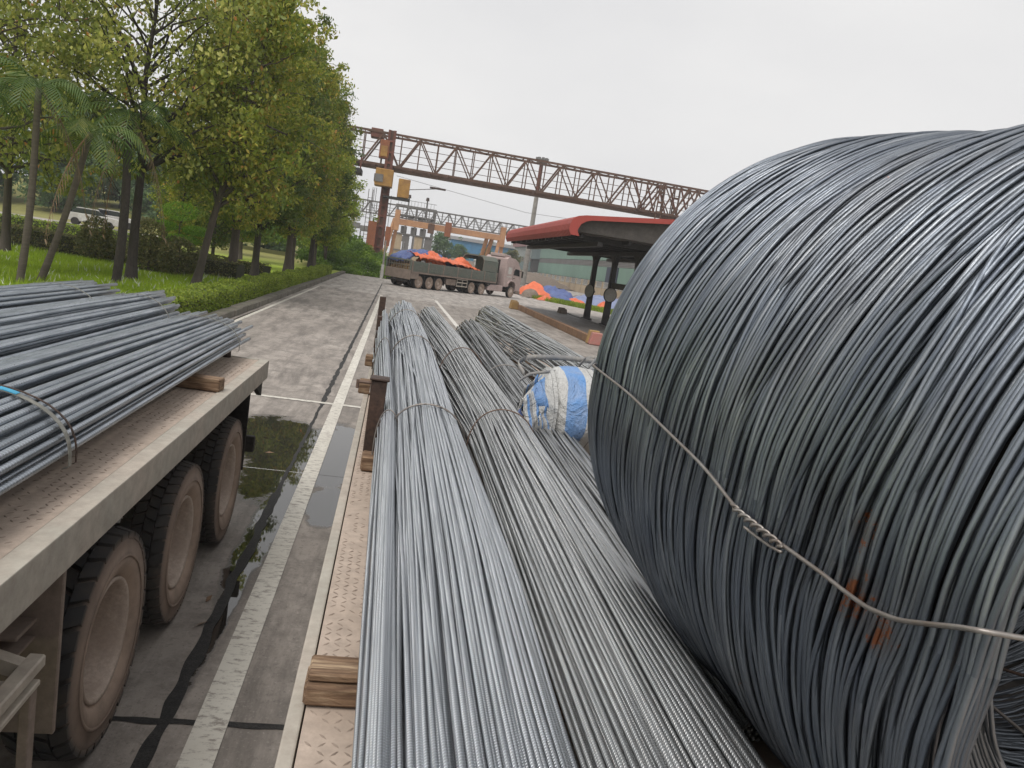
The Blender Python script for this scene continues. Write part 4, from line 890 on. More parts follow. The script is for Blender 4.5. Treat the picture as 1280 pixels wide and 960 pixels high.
# ================================================================== THE WIRE COIL
a_ = np.array([.0806, -.9927, -.0889]); b_ = np.array([-.9967, -.0810, .0]); z_ = np.cross(a_, b_); z_ *= np.sign(z_[2]); z_ /= np.linalg.norm(z_)
c0 = np.array([1.377, 2.175, 2.232]); CL = 1.40; CR = .782; WR = .0045
coil = thing('wire_rod_coil', 'huge coil of dark blue-grey wire rod lying on its side at right', 'coil', (1.43, 1.45, OZ))
corg = np.array([1.43, 1.45, OZ])
NT_ = 132; th = np.linspace(0, 2 * pi, NT_, endpoint=False); rngc = np.random.default_rng(77)
def bulge(t, th):
    """common shape of the outer surface: slight barrel, lumps, sag at the near end"""
    e = 0.004 * np.exp(-(t / .06) ** 2) + 0.004 * np.exp(-((CL - t) / .06) ** 2) - .004
    l = .010 * np.sin(3.1 * t * 2 + 2 * th) + .007 * np.sin(9 * t + 3 * th + 1) + .006 * np.sin(15 * t - 2 * th)
    dip = -.018 * np.exp(-((t - .62) / .10) ** 2) * np.exp(-((np.mod(th, 2 * pi) - 1.75) / .6) ** 2)
    pinch = -.016 * np.exp(-((np.mod(th + pi, 2 * pi) - pi + .01) / .10) ** 2) * (.3 + .3 * np.exp(-((t - CL) / .35) ** 2))
    top = np.exp(-((np.mod(th, 2 * pi) - 1.9) / .7) ** 2); return -e + l * .8 + dip + pinch - .016 * top * np.exp(-((t - .22) / .22) ** 2) + .012 * top * np.exp(-((t - 1.05) / .25) ** 2)
def loop(t0, R, rng, at=.010, ar=.004):
    wv = np.zeros(NT_); rv = np.zeros(NT_)
    for k in (1, 2, 3, 5, 8, 12): 
        p, q = rng.uniform(0, 6.28, 2); wv += rng.normal() * np.sin(k * th + p) / (k ** .35) * .5; rv += rng.normal() * np.sin(k * th + q) / (k ** .3) * .4
    common = .010 * np.sin(11 * t0 + 2 * th + 1.5 * np.sin(th * 2)) + .005 * np.sin(23 * t0 + 3 * th)
    t = t0 + at * wv + common; t = np.where(t < 0, -t * .3, t); t = np.where(t > CL, CL - (t - CL) * .4, t)
    r = R + bulge(t, th) + ar * rv + np.abs(wv) * .003 * (rng.uniform() < .3)
    return c0 + t[:, None] * a_ + r[:, None] * (np.cos(th)[:, None] * b_ + np.sin(th)[:, None] * z_)
nout = 146
for i in range(5):                                # a few loose strands lying across the others
    tube_obj('loose_strand', loop(CL * rngc.uniform(.08, .9), CR + .006, rngc, .022, .003), WR, M['coil'], coil, 7, up=np.tile(a_, (NT_, 1)), closed=True, org=corg)
for k, (R, nn, ar) in enumerate(((CR, nout, .0048), (CR - .0135, 128, .004))):
    for i in range(nn):
        t0 = CL * (i + .5 + rngc.uniform(-.45, .45)) / nn
        tube_obj('wire_loop', loop(t0, R, rngc, .0135, ar), WR, M['coil'], coil, 7, up=np.tile(a_, (NT_, 1)), closed=True, org=corg)
J = Join(); NT_ = 96; th = np.linspace(0, 2 * pi, NT_, endpoint=False)
for i in range(150): J.add(tube(loop(CL * (i + .5) / 150, CR - .031, rngc, .008, .003), WR, 5, up=np.tile(a_, (NT_, 1)), closed=True))
for i in range(230):                              # bore surface, seen through the near end
    t0 = .04 + 1.13 * i / 230; P = loop(t0, CR - .275, rngc, .02, .008); J.add(tube(P, WR, 5, up=np.tile(a_, (NT_, 1)), closed=True))
for i in range(44):                               # windings on the two end faces
    f = i / 44; P = loop(1.16 + .24 * f ** 2, CR - .265 + .25 * f, rngc, .006, .004); J.add(tube(P, WR, 5, up=np.tile(a_, (NT_, 1)), closed=True))
    P = loop(.03 + .02 * (1 - f), CR - .265 + .25 * f, rngc, .006, .004); J.add(tube(P, WR, 5, up=np.tile(a_, (NT_, 1)), closed=True))
J.obj('inner_windings', M['coil'], coil, kind='stuff', org=corg)
# added solid dark core that blocks light between the windings
n = 64; V = []; Fc = []
prof = [(.06, CR - .045), (.06, CR - .26), (1.14, CR - .26), (1.20, CR - .15), (1.36, CR - .05)]
for t, r in prof:
    for i in range(n):
        q = 2 * pi * i / n; V.append(c0 + t * a_ + r * (cos(q) * b_ + sin(q) * z_) - corg)
m_ = len(prof)
for j in range(m_):
    for i in range(n): Fc.append((j * n + i, j * n + (i + 1) % n, ((j + 1) % m_) * n + (i + 1) % n, ((j + 1) % m_) * n + i))
MB().add(V, Fc).build('light_blocking_core', M['black'], coil, smooth=True)
# tie wires: out along the surface, over both ends and back through the bore
def coil_tie(pts, r=.0042, name='tie_wire', mat='tie_wire'):
    P = []
    for t, deg, R in pts:
        q = radians(deg)
        if R > .765 and 0 < t < CL + .02: R = CR + float(bulge(np.array(min(t, CL)), np.array(q))) + (.0185 if t < 1.2 else .026)
        P.append(c0 + t * a_ + R * (cos(q) * b_ + sin(q) * z_))
    P = np.array(P); s = np.linspace(0, len(P) - 1, len(P) * 6); P = np.stack([np.interp(s, np.arange(len(P)), P[:, k]) for k in range(3)], 1)
    K = np.array([1, 2, 3, 2, 1.]) / 9; Pp = P.copy()
    for k in range(3): Pp[2:-2, k] = np.convolve(P[:, k], K, 'valid')
    tube_obj(name, Pp, r, M[mat], coil, 7, up=(.3, .2, 1), org=corg); return Pp
rs = CR + .0135
tie_pts = [(.15, 2.5, .52), (-.01, 2.2, .60), (-.02, 2.0, rs - .03), (.03, 1.9, rs - .004), (.06, 2.0, rs), (.30, 1.6, rs + .001), (.53, .6, rs), (.72, -.6, rs), (.886, -2.2, rs + .002), (.98, -2.0, rs + .002), (1.06, -1.8, rs + .001), (1.12, -1.6, rs - .001), (1.18, -1.4, rs - .003), (1.24, -.6, rs - .004), (1.30, .7, rs - .006), (1.353, 2.6, rs - .010), (1.385, 3.8, rs - .012), (1.41, 4.6, rs - .012), (1.432, 5.2, .76), (1.43, 5.6, .70), (1.15, 5.8, .50)]
coil_tie(tie_pts, .0035)
# twisted splice in the middle of the tie
tt = np.linspace(.86, 1.03, 90)
for q in (0, pi):
    P = []
    for i, t in enumerate(tt):
        dg = np.interp(t, [.53, .72, .886, .98, 1.06, 1.12], [.6, -.6, -2.2, -2.0, -1.8, -1.6]); w_ = .0048 * min(1, i / 8, (89 - i) / 8)
        an = q + (t - .86) * 150; R = rs + .006 + w_ * cos(an); da = w_ * sin(an) / R
        ag = radians(dg) + da; P.append(c0 + (t) * a_ + R * (cos(ag) * b_ + sin(ag) * z_))
    tube_obj('twisted_splice', P, .0029, M['tie_wire'], coil, 6, up=(.3, .2, 1), org=corg)
P = [c0 + t * a_ + (rs + .006) * (cos(radians(d)) * b_ + sin(radians(d)) * z_) for t, d in ((.915, -3.3), (.95, -3.2), (1.0, -2.9), (1.03, -2.5))]
tube_obj('twisted_splice', P, .0029, M['tie_wire'], coil, 6, up=(.3, .2, 1), org=corg)
for dg in (92, 182, 265):
    coil_tie([(.15, dg, .50), (-.01, dg, .56), (-.02, dg, rs - .05), (.03, dg, rs), (.4, dg, rs + .012), (.8, dg, rs + .012), (1.2, dg, rs + .006), (1.38, dg, rs), (1.45, dg, rs - .05), (1.30, dg, .60), (1.1, dg, .505), (.6, dg, .50), (.15, dg, .50)], .0042) if dg != 92 else None
coil_tie([(1.30, 215, .60), (1.1, 222, .497), (.7, 250, .497), (.5, 262, .497)], .004, mat='dark_steel')

# ================================================================== STRIPED ROLL
roll = thing('wrapped_roll', 'roll wrapped in blue, white and grey striped woven tarp beside the coil', 'roll', (1.52, 4.42, OZ + .05))
nu, nv = 60, 64; V = []; UV = []; Fc = []; L0 = 1.30
for i in range(nu + 1):
    s = i / nu; x = -.62 + L0 * s
    R = .262 * (1 - .55 * max(0, (.10 - s) / .10) ** 2.2) * (1 + .03 * sin(s * 7))
    for j in range(nv):
        an = 2 * pi * j / nv; q = mnoise.noise((s * 6, cos(an) * 1.6, sin(an) * 1.6)); q2 = mnoise.noise((s * 22, cos(an) * 5, sin(an) * 5))
        q3 = 1 - 2 * abs(mnoise.noise((s * 9 + 3, cos(an) * 2.5, sin(an) * 2.5))); rr = R * (1 + .05 * q + .014 * q2 + .03 * q3); zz = rr * sin(an) * (.92 if sin(an) < 0 else 1)
        V.append((x + .02 * q, rr * cos(an), zz + .27))
Vn = np.array(V); F4 = []; U4 = []
for i in range(nu):
    for j in range(nv):
        F4.append((i * nv + j, (i + 1) * nv + j, (i + 1) * nv + (j + 1) % nv, i * nv + (j + 1) % nv))
        U4 += [(i / nu, j / nv), ((i + 1) / nu, j / nv), ((i + 1) / nu, (j + 1) / nv), (i / nu, (j + 1) / nv)]
roll.rotation_euler = (0, 0, .10)
link('wrapping', mesh_np('wrapping', Vn, F4, U4, smooth=True), M['sack'], roll)
# crumpled gathered end: a folded fan of cloth with open flaps
V = []; F4 = []; U4 = []; n1, n2 = 40, 9
for i in range(n1 + 1):
    an = 2 * pi * i / n1
    for j in range(n2 + 1):
        s = j / n2; R = .262 * (.45 + .55 * (1 - s) ** .7) * (1 + .16 * s * sin(7 * an + 2 * s) + .05 * mnoise.noise((an * 2, s * 4, 3)))
        V.append((-.565 - .10 * s - .05 * s * sin(3 * an + 1) , R * cos(an) * (1 - .55 * s), .27 + R * sin(an) * (1 - .2 * s)))
for i in range(n1):
    for j in range(n2):
        F4.append((i * (n2 + 1) + j, (i + 1) * (n2 + 1) + j, (i + 1) * (n2 + 1) + j + 1, i * (n2 + 1) + j + 1)); U4 += [(.02 + .2 * j / n2, i / n1), (.02 + .2 * j / n2, (i + 1) / n1), (.02 + .2 * (j + 1) / n2, (i + 1) / n1), (.02 + .2 * (j + 1) / n2, i / n1)]
link('gathered_end', mesh_np('gathered_end', np.array(V), F4, U4, smooth=True), M['sack'], roll)
def flap(pts, name='flap', mat='sack', sub=8):
    """quad of cloth with creases"""
    p = [np.array(q, float) for q in pts]; V = []; F4 = []; U4 = []
    for i in range(sub + 1):
        for j in range(sub + 1):
            a, b = i / sub, j / sub; q = (p[0] * (1 - a) + p[1] * a) * (1 - b) + (p[3] * (1 - a) + p[2] * a) * b
            nv_ = mnoise.noise_vector(Vector(q) * 9); V.append(q + np.array(nv_) * .035)
    for i in range(sub):
        for j in range(sub): F4.append((i * (sub + 1) + j, (i + 1) * (sub + 1) + j, (i + 1) * (sub + 1) + j + 1, i * (sub + 1) + j + 1)); U4 += [(.1 + .3 * i / sub, j / sub), (.1 + .3 * (i + 1) / sub, j / sub), (.1 + .3 * (i + 1) / sub, (j + 1) / sub), (.1 + .3 * i / sub, (j + 1) / sub)]
    o = link(name, mesh_np(name, np.array(V), F4, U4, smooth=True), M[mat], roll)
    sm = o.modifiers.new('thickness', 'SOLIDIFY'); sm.thickness = .003
    return o
flap([(-.64, -.08, .42), (-.74, -.14, .34), (-.71, -.18, .16), (-.61, -.16, .16)])
flap([(-.60, .05, .48), (-.72, -.03, .40), (-.74, .0, .24), (-.66, .05, .25)])
flap([(-.58, -.18, .36), (-.66, -.22, .28), (-.62, -.22, .14), (-.56, -.20, .14)])
flap([(-.72, -.08, .28), (-.78, -.14, .18), (-.70, -.20, .04), (-.66, -.1, .10)], mat='tarp_blue')
# lifting loops of webbing standing above the roll
def webbing(P, wd=.035):
    wd *= .62; P = [(x, y, z - .04) for x, y, z in P]
    P = np.array(P, float); s = np.linspace(0, len(P) - 1, 30); P = np.stack([np.interp(s, np.arange(len(P)), P[:, k]) for k in range(3)], 1)
    for _ in range(4): P[1:-1] = (P[:-2] + 2 * P[1:-1] + P[2:]) / 4
    V = []; F4 = []; U4 = []
    for i, p in enumerate(P): V += [p + [0, 0, wd], p, p + [.004, .004, 0], p + [.004, .004, wd]]
    for i in range(len(P) - 1):
        for q in range(4): F4.append((4 * i + q, 4 * i + (q + 1) % 4, 4 * i + 4 + (q + 1) % 4, 4 * i + 4 + q)); U4 += [(i * .025 % 1, 0), (i * .025 % 1, 1), ((i * .025 + .02) % 1, 1), ((i * .025 + .02) % 1, 0)]
    link('lifting_loop', mesh_np('lifting_loop', np.array(V), F4, U4), M['webbing'], roll)
webbing([(-.72, -.02, .50), (-.76, .04, .555), (-.66, .16, .585), (-.40, .22, .60), (-.18, .22, .60)], .05)
webbing([(-.74, -.02, .47), (-.70, -.06, .52), (-.56, -.04, .545), (-.30, .06, .565), (-.16, .16, .575)], .03)
webbing([(-.30, .08, .575), (-.24, .12, .64), (-.10, .16, .66), (.06, .16, .635), (.20, .10, .59)], .04)
webbing([(-.34, .14, .575), (-.26, .24, .62), (-.02, .26, .64), (.20, .24, .62), (.34, .20, .57)], .04)

# ================================================================== CANOPY + WEIGHBRIDGE
cano = thing('weighbridge_canopy', 'red-roofed open canopy on dark posts right of the road', 'canopy', (12.2, 43, 0)); lo = (12.2, 43, 0)
ya0, ya1 = 35.0, 56.0
eave = [(7.62, 4.50), (7.50, 4.72), (7.52, 5.0), (7.62, 5.22), (7.85, 5.38), (8.2, 5.46)]
npan = 21
for i in range(npan):                              # curved corrugated sheets of the left eave and roof
    y0_, y1_ = ya0 + i, ya0 + i + .985; mb = MB(); prof = eave + [(12.3, 5.92), (17.0, 5.35)]
    V = [(x, y, z) for y in (y0_, y1_) for x, z in prof]; n = len(prof)
    V += [(x + (.03 if k < 5 else 0), y, z - .03) for y in (y0_, y1_) for k, (x, z) in enumerate(prof)]
    Fc = []
    for k in range(n - 1): Fc += [(k, k + 1, n + k + 1, n + k), (2 * n + k, 3 * n + k, 3 * n + k + 1, 2 * n + k + 1)]
    Fc += [(k, 2 * n + k, 2 * n + k + 1, k + 1) for k in range(n - 1)] + [(n + k, n + k + 1, 3 * n + k + 1, 3 * n + k) for k in range(n - 1)] + [(0, n, 3 * n, 2 * n), (n - 1, 3 * n - 1, 4 * n - 1, 2 * n - 1)]
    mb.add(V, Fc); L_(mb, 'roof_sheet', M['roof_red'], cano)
# front barge board that closes the near end
mb = MB(); top = eave + [(12.3, 5.94), (17.0, 5.37)]; V = [(x, ya0 - .03, z + .01) for x, z in top] + [(x + (.40 if i < 5 else .30), ya0 - .03, z - (.0 if i < 2 else .18)) for i, (x, z) in enumerate(top)]
V += [(x, y - .05, z) for x, y, z in V]; n = len(top)
Fc = [(k, k + 1, n + k + 1, n + k) for k in range(n - 1)] + [(2 * n + k, 3 * n + k, 3 * n + k + 1, 2 * n + k + 1) for k in range(n - 1)] + [(k, 2 * n + k, 2 * n + k + 1, k + 1) for k in range(n - 1)]
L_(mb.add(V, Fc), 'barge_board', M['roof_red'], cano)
L_(MB().prism([(7.7, 4.72), (12.3, 4.72), (17, 4.72), (17, 5.25), (12.3, 5.80), (8.2, 5.36), (7.9, 5.25)], 'y', 35.2, 35.35), 'truss_panel', M['soffit'], cano)
L_(MB().box(7.8, 17, 35.4, 55.8, 4.66, 4.72), 'soffit', M['soffit'], cano)
for y in (36.5, 38.6, 40.8, 43.0, 45.2, 47.4, 49.8, 52.2, 54.6): L_(MB().box(7.75, 17, y - .09, y + .09, 4.42, 4.655), 'roof_beam', M['canopy_dark'], cano, bevel=.01)
for x in (9.2, 12.2, 15.2): L_(MB().box(x - .13, x + .13, 35.5, 55.6, 4.20, 4.418), 'long_beam', M['canopy_dark'], cano, bevel=.01)
for x in (8.3, 10.6, 13.8): L_(MB().box(x - .07, x + .07, 35.45, 55.7, 4.5, 4.65), 'purlin', M['canopy_dark'], cano)
for i in range(9): L_(MB().box(7.68, 7.95, 37.0 + i * 2.1, 37.25 + i * 2.1, 4.36, 4.56), 'eave_bracket', M['canopy_dark'], cano)
for y in (38.6, 43.0, 47.4):
    L_(MB().prism([(12.00, .28), (12.40, .28), (12.37, .9), (12.33, 4.2), (12.07, 4.2), (12.03, .9)], 'y', y - .17, y + .17), 'post', M['canopy_dark'], cano, bevel=.02)
    L_(MB().prism([(y - .28, .0), (y + .28, .0), (y + .28, .10), (y + .2, .30), (y - .2, .30), (y - .28, .10)], 'x', 11.9, 12.5), 'post_foot', M['canopy_dark'], cano, bevel=.01)
    for sg in (-1, 1):                              # curved knee braces
        P = [(y + sg * .17, 3.55), (y + sg * .17, 4.2), (y + sg * .80, 4.2), (y + sg * .52, 4.08), (y + sg * .30, 3.88)]
        L_(MB().prism(P, 'x', 12.08, 12.32), 'knee_brace', M['canopy_dark'], cano)
L_(MB().box(12.14, 12.26, 38.77, 42.83, 2.35, 2.68), 'tie_board', M['soffit'], cano, bevel=.01)
for (y, dy) in ((43.0, -.3), (47.4, -.3)):
    lamp = thing('floodlight', 'round dark floodlight fixed low on the %s canopy post' % ('nearer' if y < 45 else 'farther'), 'floodlight', (12.1, y + dy, 1.98))
    lamp.rotation_euler = (0, 0, radians(15 if y < 45 else -62))
    MB().lathe([(.001, .22), (.16, .20), (.33, .05), (.43, -.06), (.43, -.10), (.40, -.10)], 'y', 28).build('housing', M['canopy_dark'], lamp, smooth=True)
    MB().lathe([(.385, -.105), (.25, -.07), (.001, -.05)], 'y', 28).build('reflector', M['concrete_pale'], lamp, smooth=True)
    MB().box(-.04, .04, .12, .36, -.05, .05).build('arm', M['canopy_dark'], lamp)
# weighbridge: raised deck of plates, brown side rail with painted end blocks
wb = thing('weighbridge', 'dark weighbridge deck with brown side rail under the red canopy', 'weighbridge', (9.8, 40, 0)); lo = (9.8, 40, 0)
for i in range(7): L_(MB().box(8.55, 11.75, 31.2 + i * 3.0, 31.2 + i * 3.0 + 2.97, .01, .20), 'deck_panel', M['bridge_deck'], wb, bevel=.01)
for i in range(20):
    L_(MB().box(8.25, 8.50, 31.2 + i * 1.0, 31.2 + i * 1.0 + .97, .01, .34), 'side_rail', M['brown_rail'], wb, bevel=.02)
L_(MB().box(11.8, 12.05, 31.2, 52.0, .01, .24), 'kerb_rail', M['bridge_deck'], wb, bevel=.02)
for (x, y, m1, m2, lb) in ((8.15, 30.5, 'red_block', 'yellow_block', 'faded red and yellow concrete block at the near end of the brown rail'), (7.75, 50.4, 'yellow_block', 'yellow_block', 'brown-yellow concrete block at the far end of the brown rail'), (11.0, 50.2, 'stone', 'stone', 'small stone block at the foot of the far canopy post')):
    bl = thing('guard_block', lb, 'concrete block', (x, y, 0))
    MB().prism([(0, .01), (.62, .01), (.52, .52), (.10, .52)], 'y', 0, .34).build('block', M[m1], bl, bevel=.03)
    MB().prism([(-.02, .01), (.56, .01), (.48, .58), (.06, .58)], 'y', .36, .66).build('block', M[m2], bl, bevel=.03)

# ================================================================== PARKED LORRY
hd = math.atan2(.75, .66)
TP = (1.9 - 1.1 * .6606, 60.2 - 1.1 * .7507, 0)
lorry = thing('parked_lorry', 'dusty pink articulated lorry with green low-sided trailer loaded under tarps', 'lorry', TP, (0, 0, hd))
def W_(mb, nm, mt, **k): return mb.build(nm, M[mt] if isinstance(mt, str) else mt, lorry, **k)
WD = 2.5                                            # right side is y = 0, left side y = +2.5
W_(MB().box(0.02, 11.7, .02, WD - .02, 1.17, 1.29), 'trailer_floor', 'truck_green')
W_(MB().box(0.1, 11.5, .75, .93, .78, 1.165), 'chassis_beam', 'black'); W_(MB().box(0.1, 15.3, 1.6, 1.78, .70, 1.165), 'chassis_beam', 'black')
W_(MB().box(11.5, 15.3, .75, .93, .70, 1.0), 'chassis_beam', 'black')
npn = 6; pl = 11.5 / npn
for i in range(npn):
    for y0_, y1_ in ((-.03, .03), (WD - .03, WD + .03)):
        W_(MB().box(.1 + i * pl + .06, .1 + (i + 1) * pl - .06, y0_, y1_, 1.30, 2.05), 'side_board', 'truck_green', bevel=.012)
        for q in (1.42, 1.62, 1.82): W_(MB().box(.1 + i * pl + .1, .1 + (i + 1) * pl - .1, y0_ - .018 if y0_ < 1 else y1_, y0_ if y0_ < 1 else y1_ + .018, q, q + .07), 'board_rib', 'truck_green')
for i in range(npn + 1):
    for y0_, y1_ in ((-.05, .05), (WD - .05, WD + .05)): W_(MB().box(.1 + i * pl - .05, .1 + i * pl + .05, y0_, y1_, 1.20, 2.09), 'side_post', 'chassis', bevel=.01)
W_(MB().box(0.06, 11.6, -.045, .0, 1.155, 1.28), 'floor_edge', 'chassis')
# tailgate: low plated box below, open slatted gap above
W_(MB().box(-.10, .0, -.02, WD + .02, .62, 1.36), 'tail_panel', 'chassis', bevel=.02)
W_(MB().box(.0, .95, -.02, .04, .72, 1.15), 'tail_skirt', 'chassis', bevel=.01)
W_(MB().box(-.10, .0, -.02, .10, 1.36, 2.12), 'tail_post', 'truck_green'); W_(MB().box(-.10, .0, WD - .1, WD + .02, 1.36, 2.12), 'tail_post', 'truck_green')
W_(MB().box(-.08, -.02, .10, WD - .1, 2.02, 2.12), 'tail_bar', 'truck_green'); W_(MB().box(-.08, -.02, .10, WD - .1, 1.66, 1.70), 'tail_bar', 'truck_green')
for i in range(9): W_(MB().box(-.07, -.03, .2 + i * .25, .24 + i * .25, 1.36, 2.02), 'tail_slat', 'chassis')
W_(MB().box(-.16, .02, .2, WD - .2, .42, .55), 'bumper_bar', 'black', bevel=.01)
# arched green headboard frame
W_(MB().prism([(.06, 1.3), (.14, 1.3), (.14, 2.95), (.32, 3.22), (.5, 3.28), (WD - .5, 3.28), (WD - .32, 3.22), (WD - .14, 2.95), (WD - .14, 1.3), (WD - .06, 1.3), (WD - .06, 3.0), (WD - .28, 3.32), (WD - .5, 3.38), (.5, 3.38), (.28, 3.32), (.06, 3.0)], 'x', 9.5, 9.62), 'hood_frame', 'truck_green')
W_(MB().prism([(.06, 1.3), (.14, 1.3), (.14, 2.95), (.32, 3.22), (.5, 3.28), (WD - .5, 3.28), (WD - .32, 3.22), (WD - .14, 2.95), (WD - .14, 1.3), (WD - .06, 1.3), (WD - .06, 3.0), (WD - .28, 3.32), (WD - .5, 3.38), (.5, 3.38), (.28, 3.32), (.06, 3.0)], 'x', 11.55, 11.68), 'hood_frame', 'truck_green')
W_(MB().box(11.58, 11.64, .14, WD - .14, 1.3, 3.26), 'headboard', 'truck_green')
W_(MB().box(9.55, 11.65, .08, .12, 2.08, 2.98), 'hood_sheet', M['truck_green'])
W_(MB().prism([(.06, 3.0), (.28, 3.33), (.5, 3.395), (WD - .5, 3.395), (WD - .28, 3.33), (WD - .06, 3.0), (WD - .1, 3.0), (WD - .3, 3.29), (WD - .5, 3.36), (.5, 3.36), (.3, 3.29), (.1, 3.0)], 'x', 9.63, 11.54), 'hood_sheet', 'truck_green')
# wheels
lt = tyre_mesh(.51, .29, .27, .006, 30).mesh('tyre')
rimm = MB().lathe([(.29, .10), (.30, .115), (.285, .12), (.27, .05), (.24, .0), (.17, .02), (.13, .07), (.09, .09), (.001, .09)], 'y', 24).mesh('rim', smooth=True)
rimf = MB().lathe([(.29, .10), (.30, .12), (.28, .125), (.22, .14), (.17, .15), (.12, .19), (.001, .20)], 'y', 24).mesh('rim', smooth=True)
rimm.materials.append(M['wheel_rim']); rimf.materials.append(M['wheel_rim']); lt.materials.append(M['tyre'])
for x, rm in ((1.1, rimm), (2.4, rimm), (3.6, rimm), (8.1, rimm), (9.6, rimm), (14.3, rimf)):
    for y, f in ((.16, -1), (WD - .16, 1)):
        wv = link('wheel', lt, None, lorry, (x, y, .52), (0, 0, pi / 2)); r_ = link('rim', rm, None, wv, (0, 0, 0), (0, 0, pi / 2 if f > 0 else pi / 2))
        r_.rotation_euler = (0, 0, (-pi / 2 if f > 0 else pi / 2)); r_.scale = (1, 1, 1)
    if x < 14:
        for y in (.46, WD - .46): link('wheel', lt, None, lorry, (x, y, .52), (0, 0, pi / 2))
    W_(MB().cyl((x, .3, .52), (x, WD - .3, .52), .09, n=8), 'axle', 'black')
for x0, x1 in ((1.7, 1.75), (3.0, 3.05), (4.3, 4.36)): W_(MB().box(x0, x1, .05, .5, .45, 1.12), 'mud_flap', 'black')
W_(MB().box(4.6, 5.9, .08, .6, .55, 1.05), 'tool_box', 'chassis', bevel=.02)
for z in (.50, .80): W_(MB().box(5.95, 7.45, .02, .07, z, z + .09), 'side_guard', 'deck_side', bevel=.005)
W_(MB().box(5.95, 7.45, .02, .07, 1.06, 1.12), 'side_guard', 'deck_side')
for x in (5.95, 6.7, 7.38): W_(MB().box(x, x + .07, .03, .06, .5, 1.1), 'guard_post', 'deck_side')
W_(MB().box(6.1, 6.9, .3, .9, .55, 1.0), 'spare_box', 'black')
W_(MB().box(10.5, 12.9, .04, .62, .48, 1.02), 'fuel_tank', 'cab_pink', bevel=.08, seg=3)
W_(MB().box(10.6, 12.3, .3, 2.2, 1.02, 1.12), 'catwalk', 'grey_paint')
for x in (9.0, 10.35):
    W_(MB().prism([(x - .1, .75), (x + .45, .95), (x + .55, 1.05), (x - .1, .92)], 'y', .02, .5), 'mudguard', 'black')
W_(MB().box(12.15, 12.62, .55, 1.0, .9, 3.05), 'exhaust_stack', 'black', bevel=.03); W_(MB().cyl((12.25, .4, 1.0), (12.25, .4, 3.3), .12, n=12), 'intake_pipe', 'black')
# cab: shaped side outline with raked windscreen and roof fairing
side = [(13.05, .95), (13.55, .95), (13.60, 1.25), (13.85, 1.50), (14.2, 1.58), (14.6, 1.52), (14.95, 1.25), (15.0, .55), (15.75, .50), (15.82, .75), (15.80, 1.55), (15.62, 2.05), (15.42, 2.75), (15.0, 3.30), (14.4, 3.55), (13.3, 3.62), (13.05, 3.45)]
W_(MB().prism(side, 'y', .06, WD - .06), 'cab', 'cab_pink', bevel=.035, seg=2)
W_(MB().prism([(15.62, 2.10), (15.645, 2.10), (15.445, 2.72), (15.42, 2.72)], 'y', .22, WD - .22), 'windscreen', 'glass')
W_(MB().prism([(14.42, 2.10), (15.42, 2.05), (15.28, 2.62), (14.62, 2.68), (14.45, 2.5)], 'y', .035, .065), 'side_window', 'glass')
W_(MB().prism([(14.30, .98), (14.33, .98), (14.33, 2.85), (14.30, 2.85)], 'y', .05, .066), 'door_seam', 'black')
W_(MB().box(14.40, 14.62, .03, .066, 1.78, 1.84), 'door_handle', 'black')
W_(MB().box(13.45, 14.0, .045, .062, 2.15, 2.75), 'door_decal', 'white')
W_(MB().box(13.35, 14.1, .045, .062, 1.85, 1.95), 'door_decal', 'white')
W_(MB().prism([(13.52, 1.0), (13.62, 1.0), (13.68, 1.25), (13.92, 1.47), (14.2, 1.52), (14.6, 1.46), (14.85, 1.22), (14.9, .95), (15.0, .95), (14.98, 1.28), (14.65, 1.57), (14.2, 1.64), (13.82, 1.56), (13.54, 1.30)], 'y', -.02, .10), 'wheel_arch', 'cab_pink', bevel=.01)
W_(MB().box(15.5, 15.62, -.22, -.06, 1.95, 2.55), 'mirror', 'black', bevel=.03); W_(MB().box(15.4, 15.5, -.12, .06, 2.5, 2.55), 'mirror_arm', 'black')
W_(MB().box(15.0, 15.72, .05, .3, .55, .66), 'step', 'black'); W_(MB().box(15.1, 15.84, .0, WD, .42, .72), 'bumper', 'chassis', bevel=.04)
W_(MB().prism([(13.1, 3.6), (14.3, 3.6), (14.1, 3.78), (13.1, 3.86)], 'y', .45, WD - .45), 'roof_fairing', 'cab_pink', bevel=.03)
W_(MB().box(15.81, 15.85, .2, .55, .78, .98), 'headlight', 'glass', bevel=.01); W_(MB().box(15.81, 15.85, WD - .55, WD - .2, .78, .98), 'headlight', 'glass', bevel=.01)
# tarpaulin load on the lorry
def drape(name, label, cat, loc, rot, x0, x1, y0, y1, fn, mat, seed, nx=46, ny=20, group=None):
    V = []; Fc = []
    for i in range(nx + 1):
        for j in range(ny + 1):
            x = x0 + (x1 - x0) * i / nx; y = y0 + (y1 - y0) * j / ny
            r = 1 - abs(mnoise.noise((x * .9 + seed, y * .9, seed))); V.append((x, y, fn(i / nx, j / ny) + .35 * (r - .75) + .16 * (1 - 2 * abs(mnoise.noise((x * 2.4, y * 2.4, seed)))) - .1))
    Fc = [(i * (ny + 1) + j, (i + 1) * (ny + 1) + j, (i + 1) * (ny + 1) + j + 1, i * (ny + 1) + j + 1) for i in range(nx) for j in range(ny)]
    o = link(name, MB().add(V, Fc).mesh(name, smooth=True), mat, None, loc, rot)
    sm = o.modifiers.new('thickness', 'SOLIDIFY'); sm.thickness = .02; tag(o, label, cat, group); return o
ed = lambda a: max(0.0, sin(pi * a)) ** .45
drape('tarpaulin', 'blue tarpaulin humped over the rear of the lorry load', 'tarpaulin', TP, (0, 0, hd), -.1, 7.0, .8, 2.4, lambda a, b: 1.85 + (1.25 * ed(min(1, a * 1.0)) * (1 - .25 * a)) * (.55 + .45 * ed(b)), M['tarp_blue'], 3)
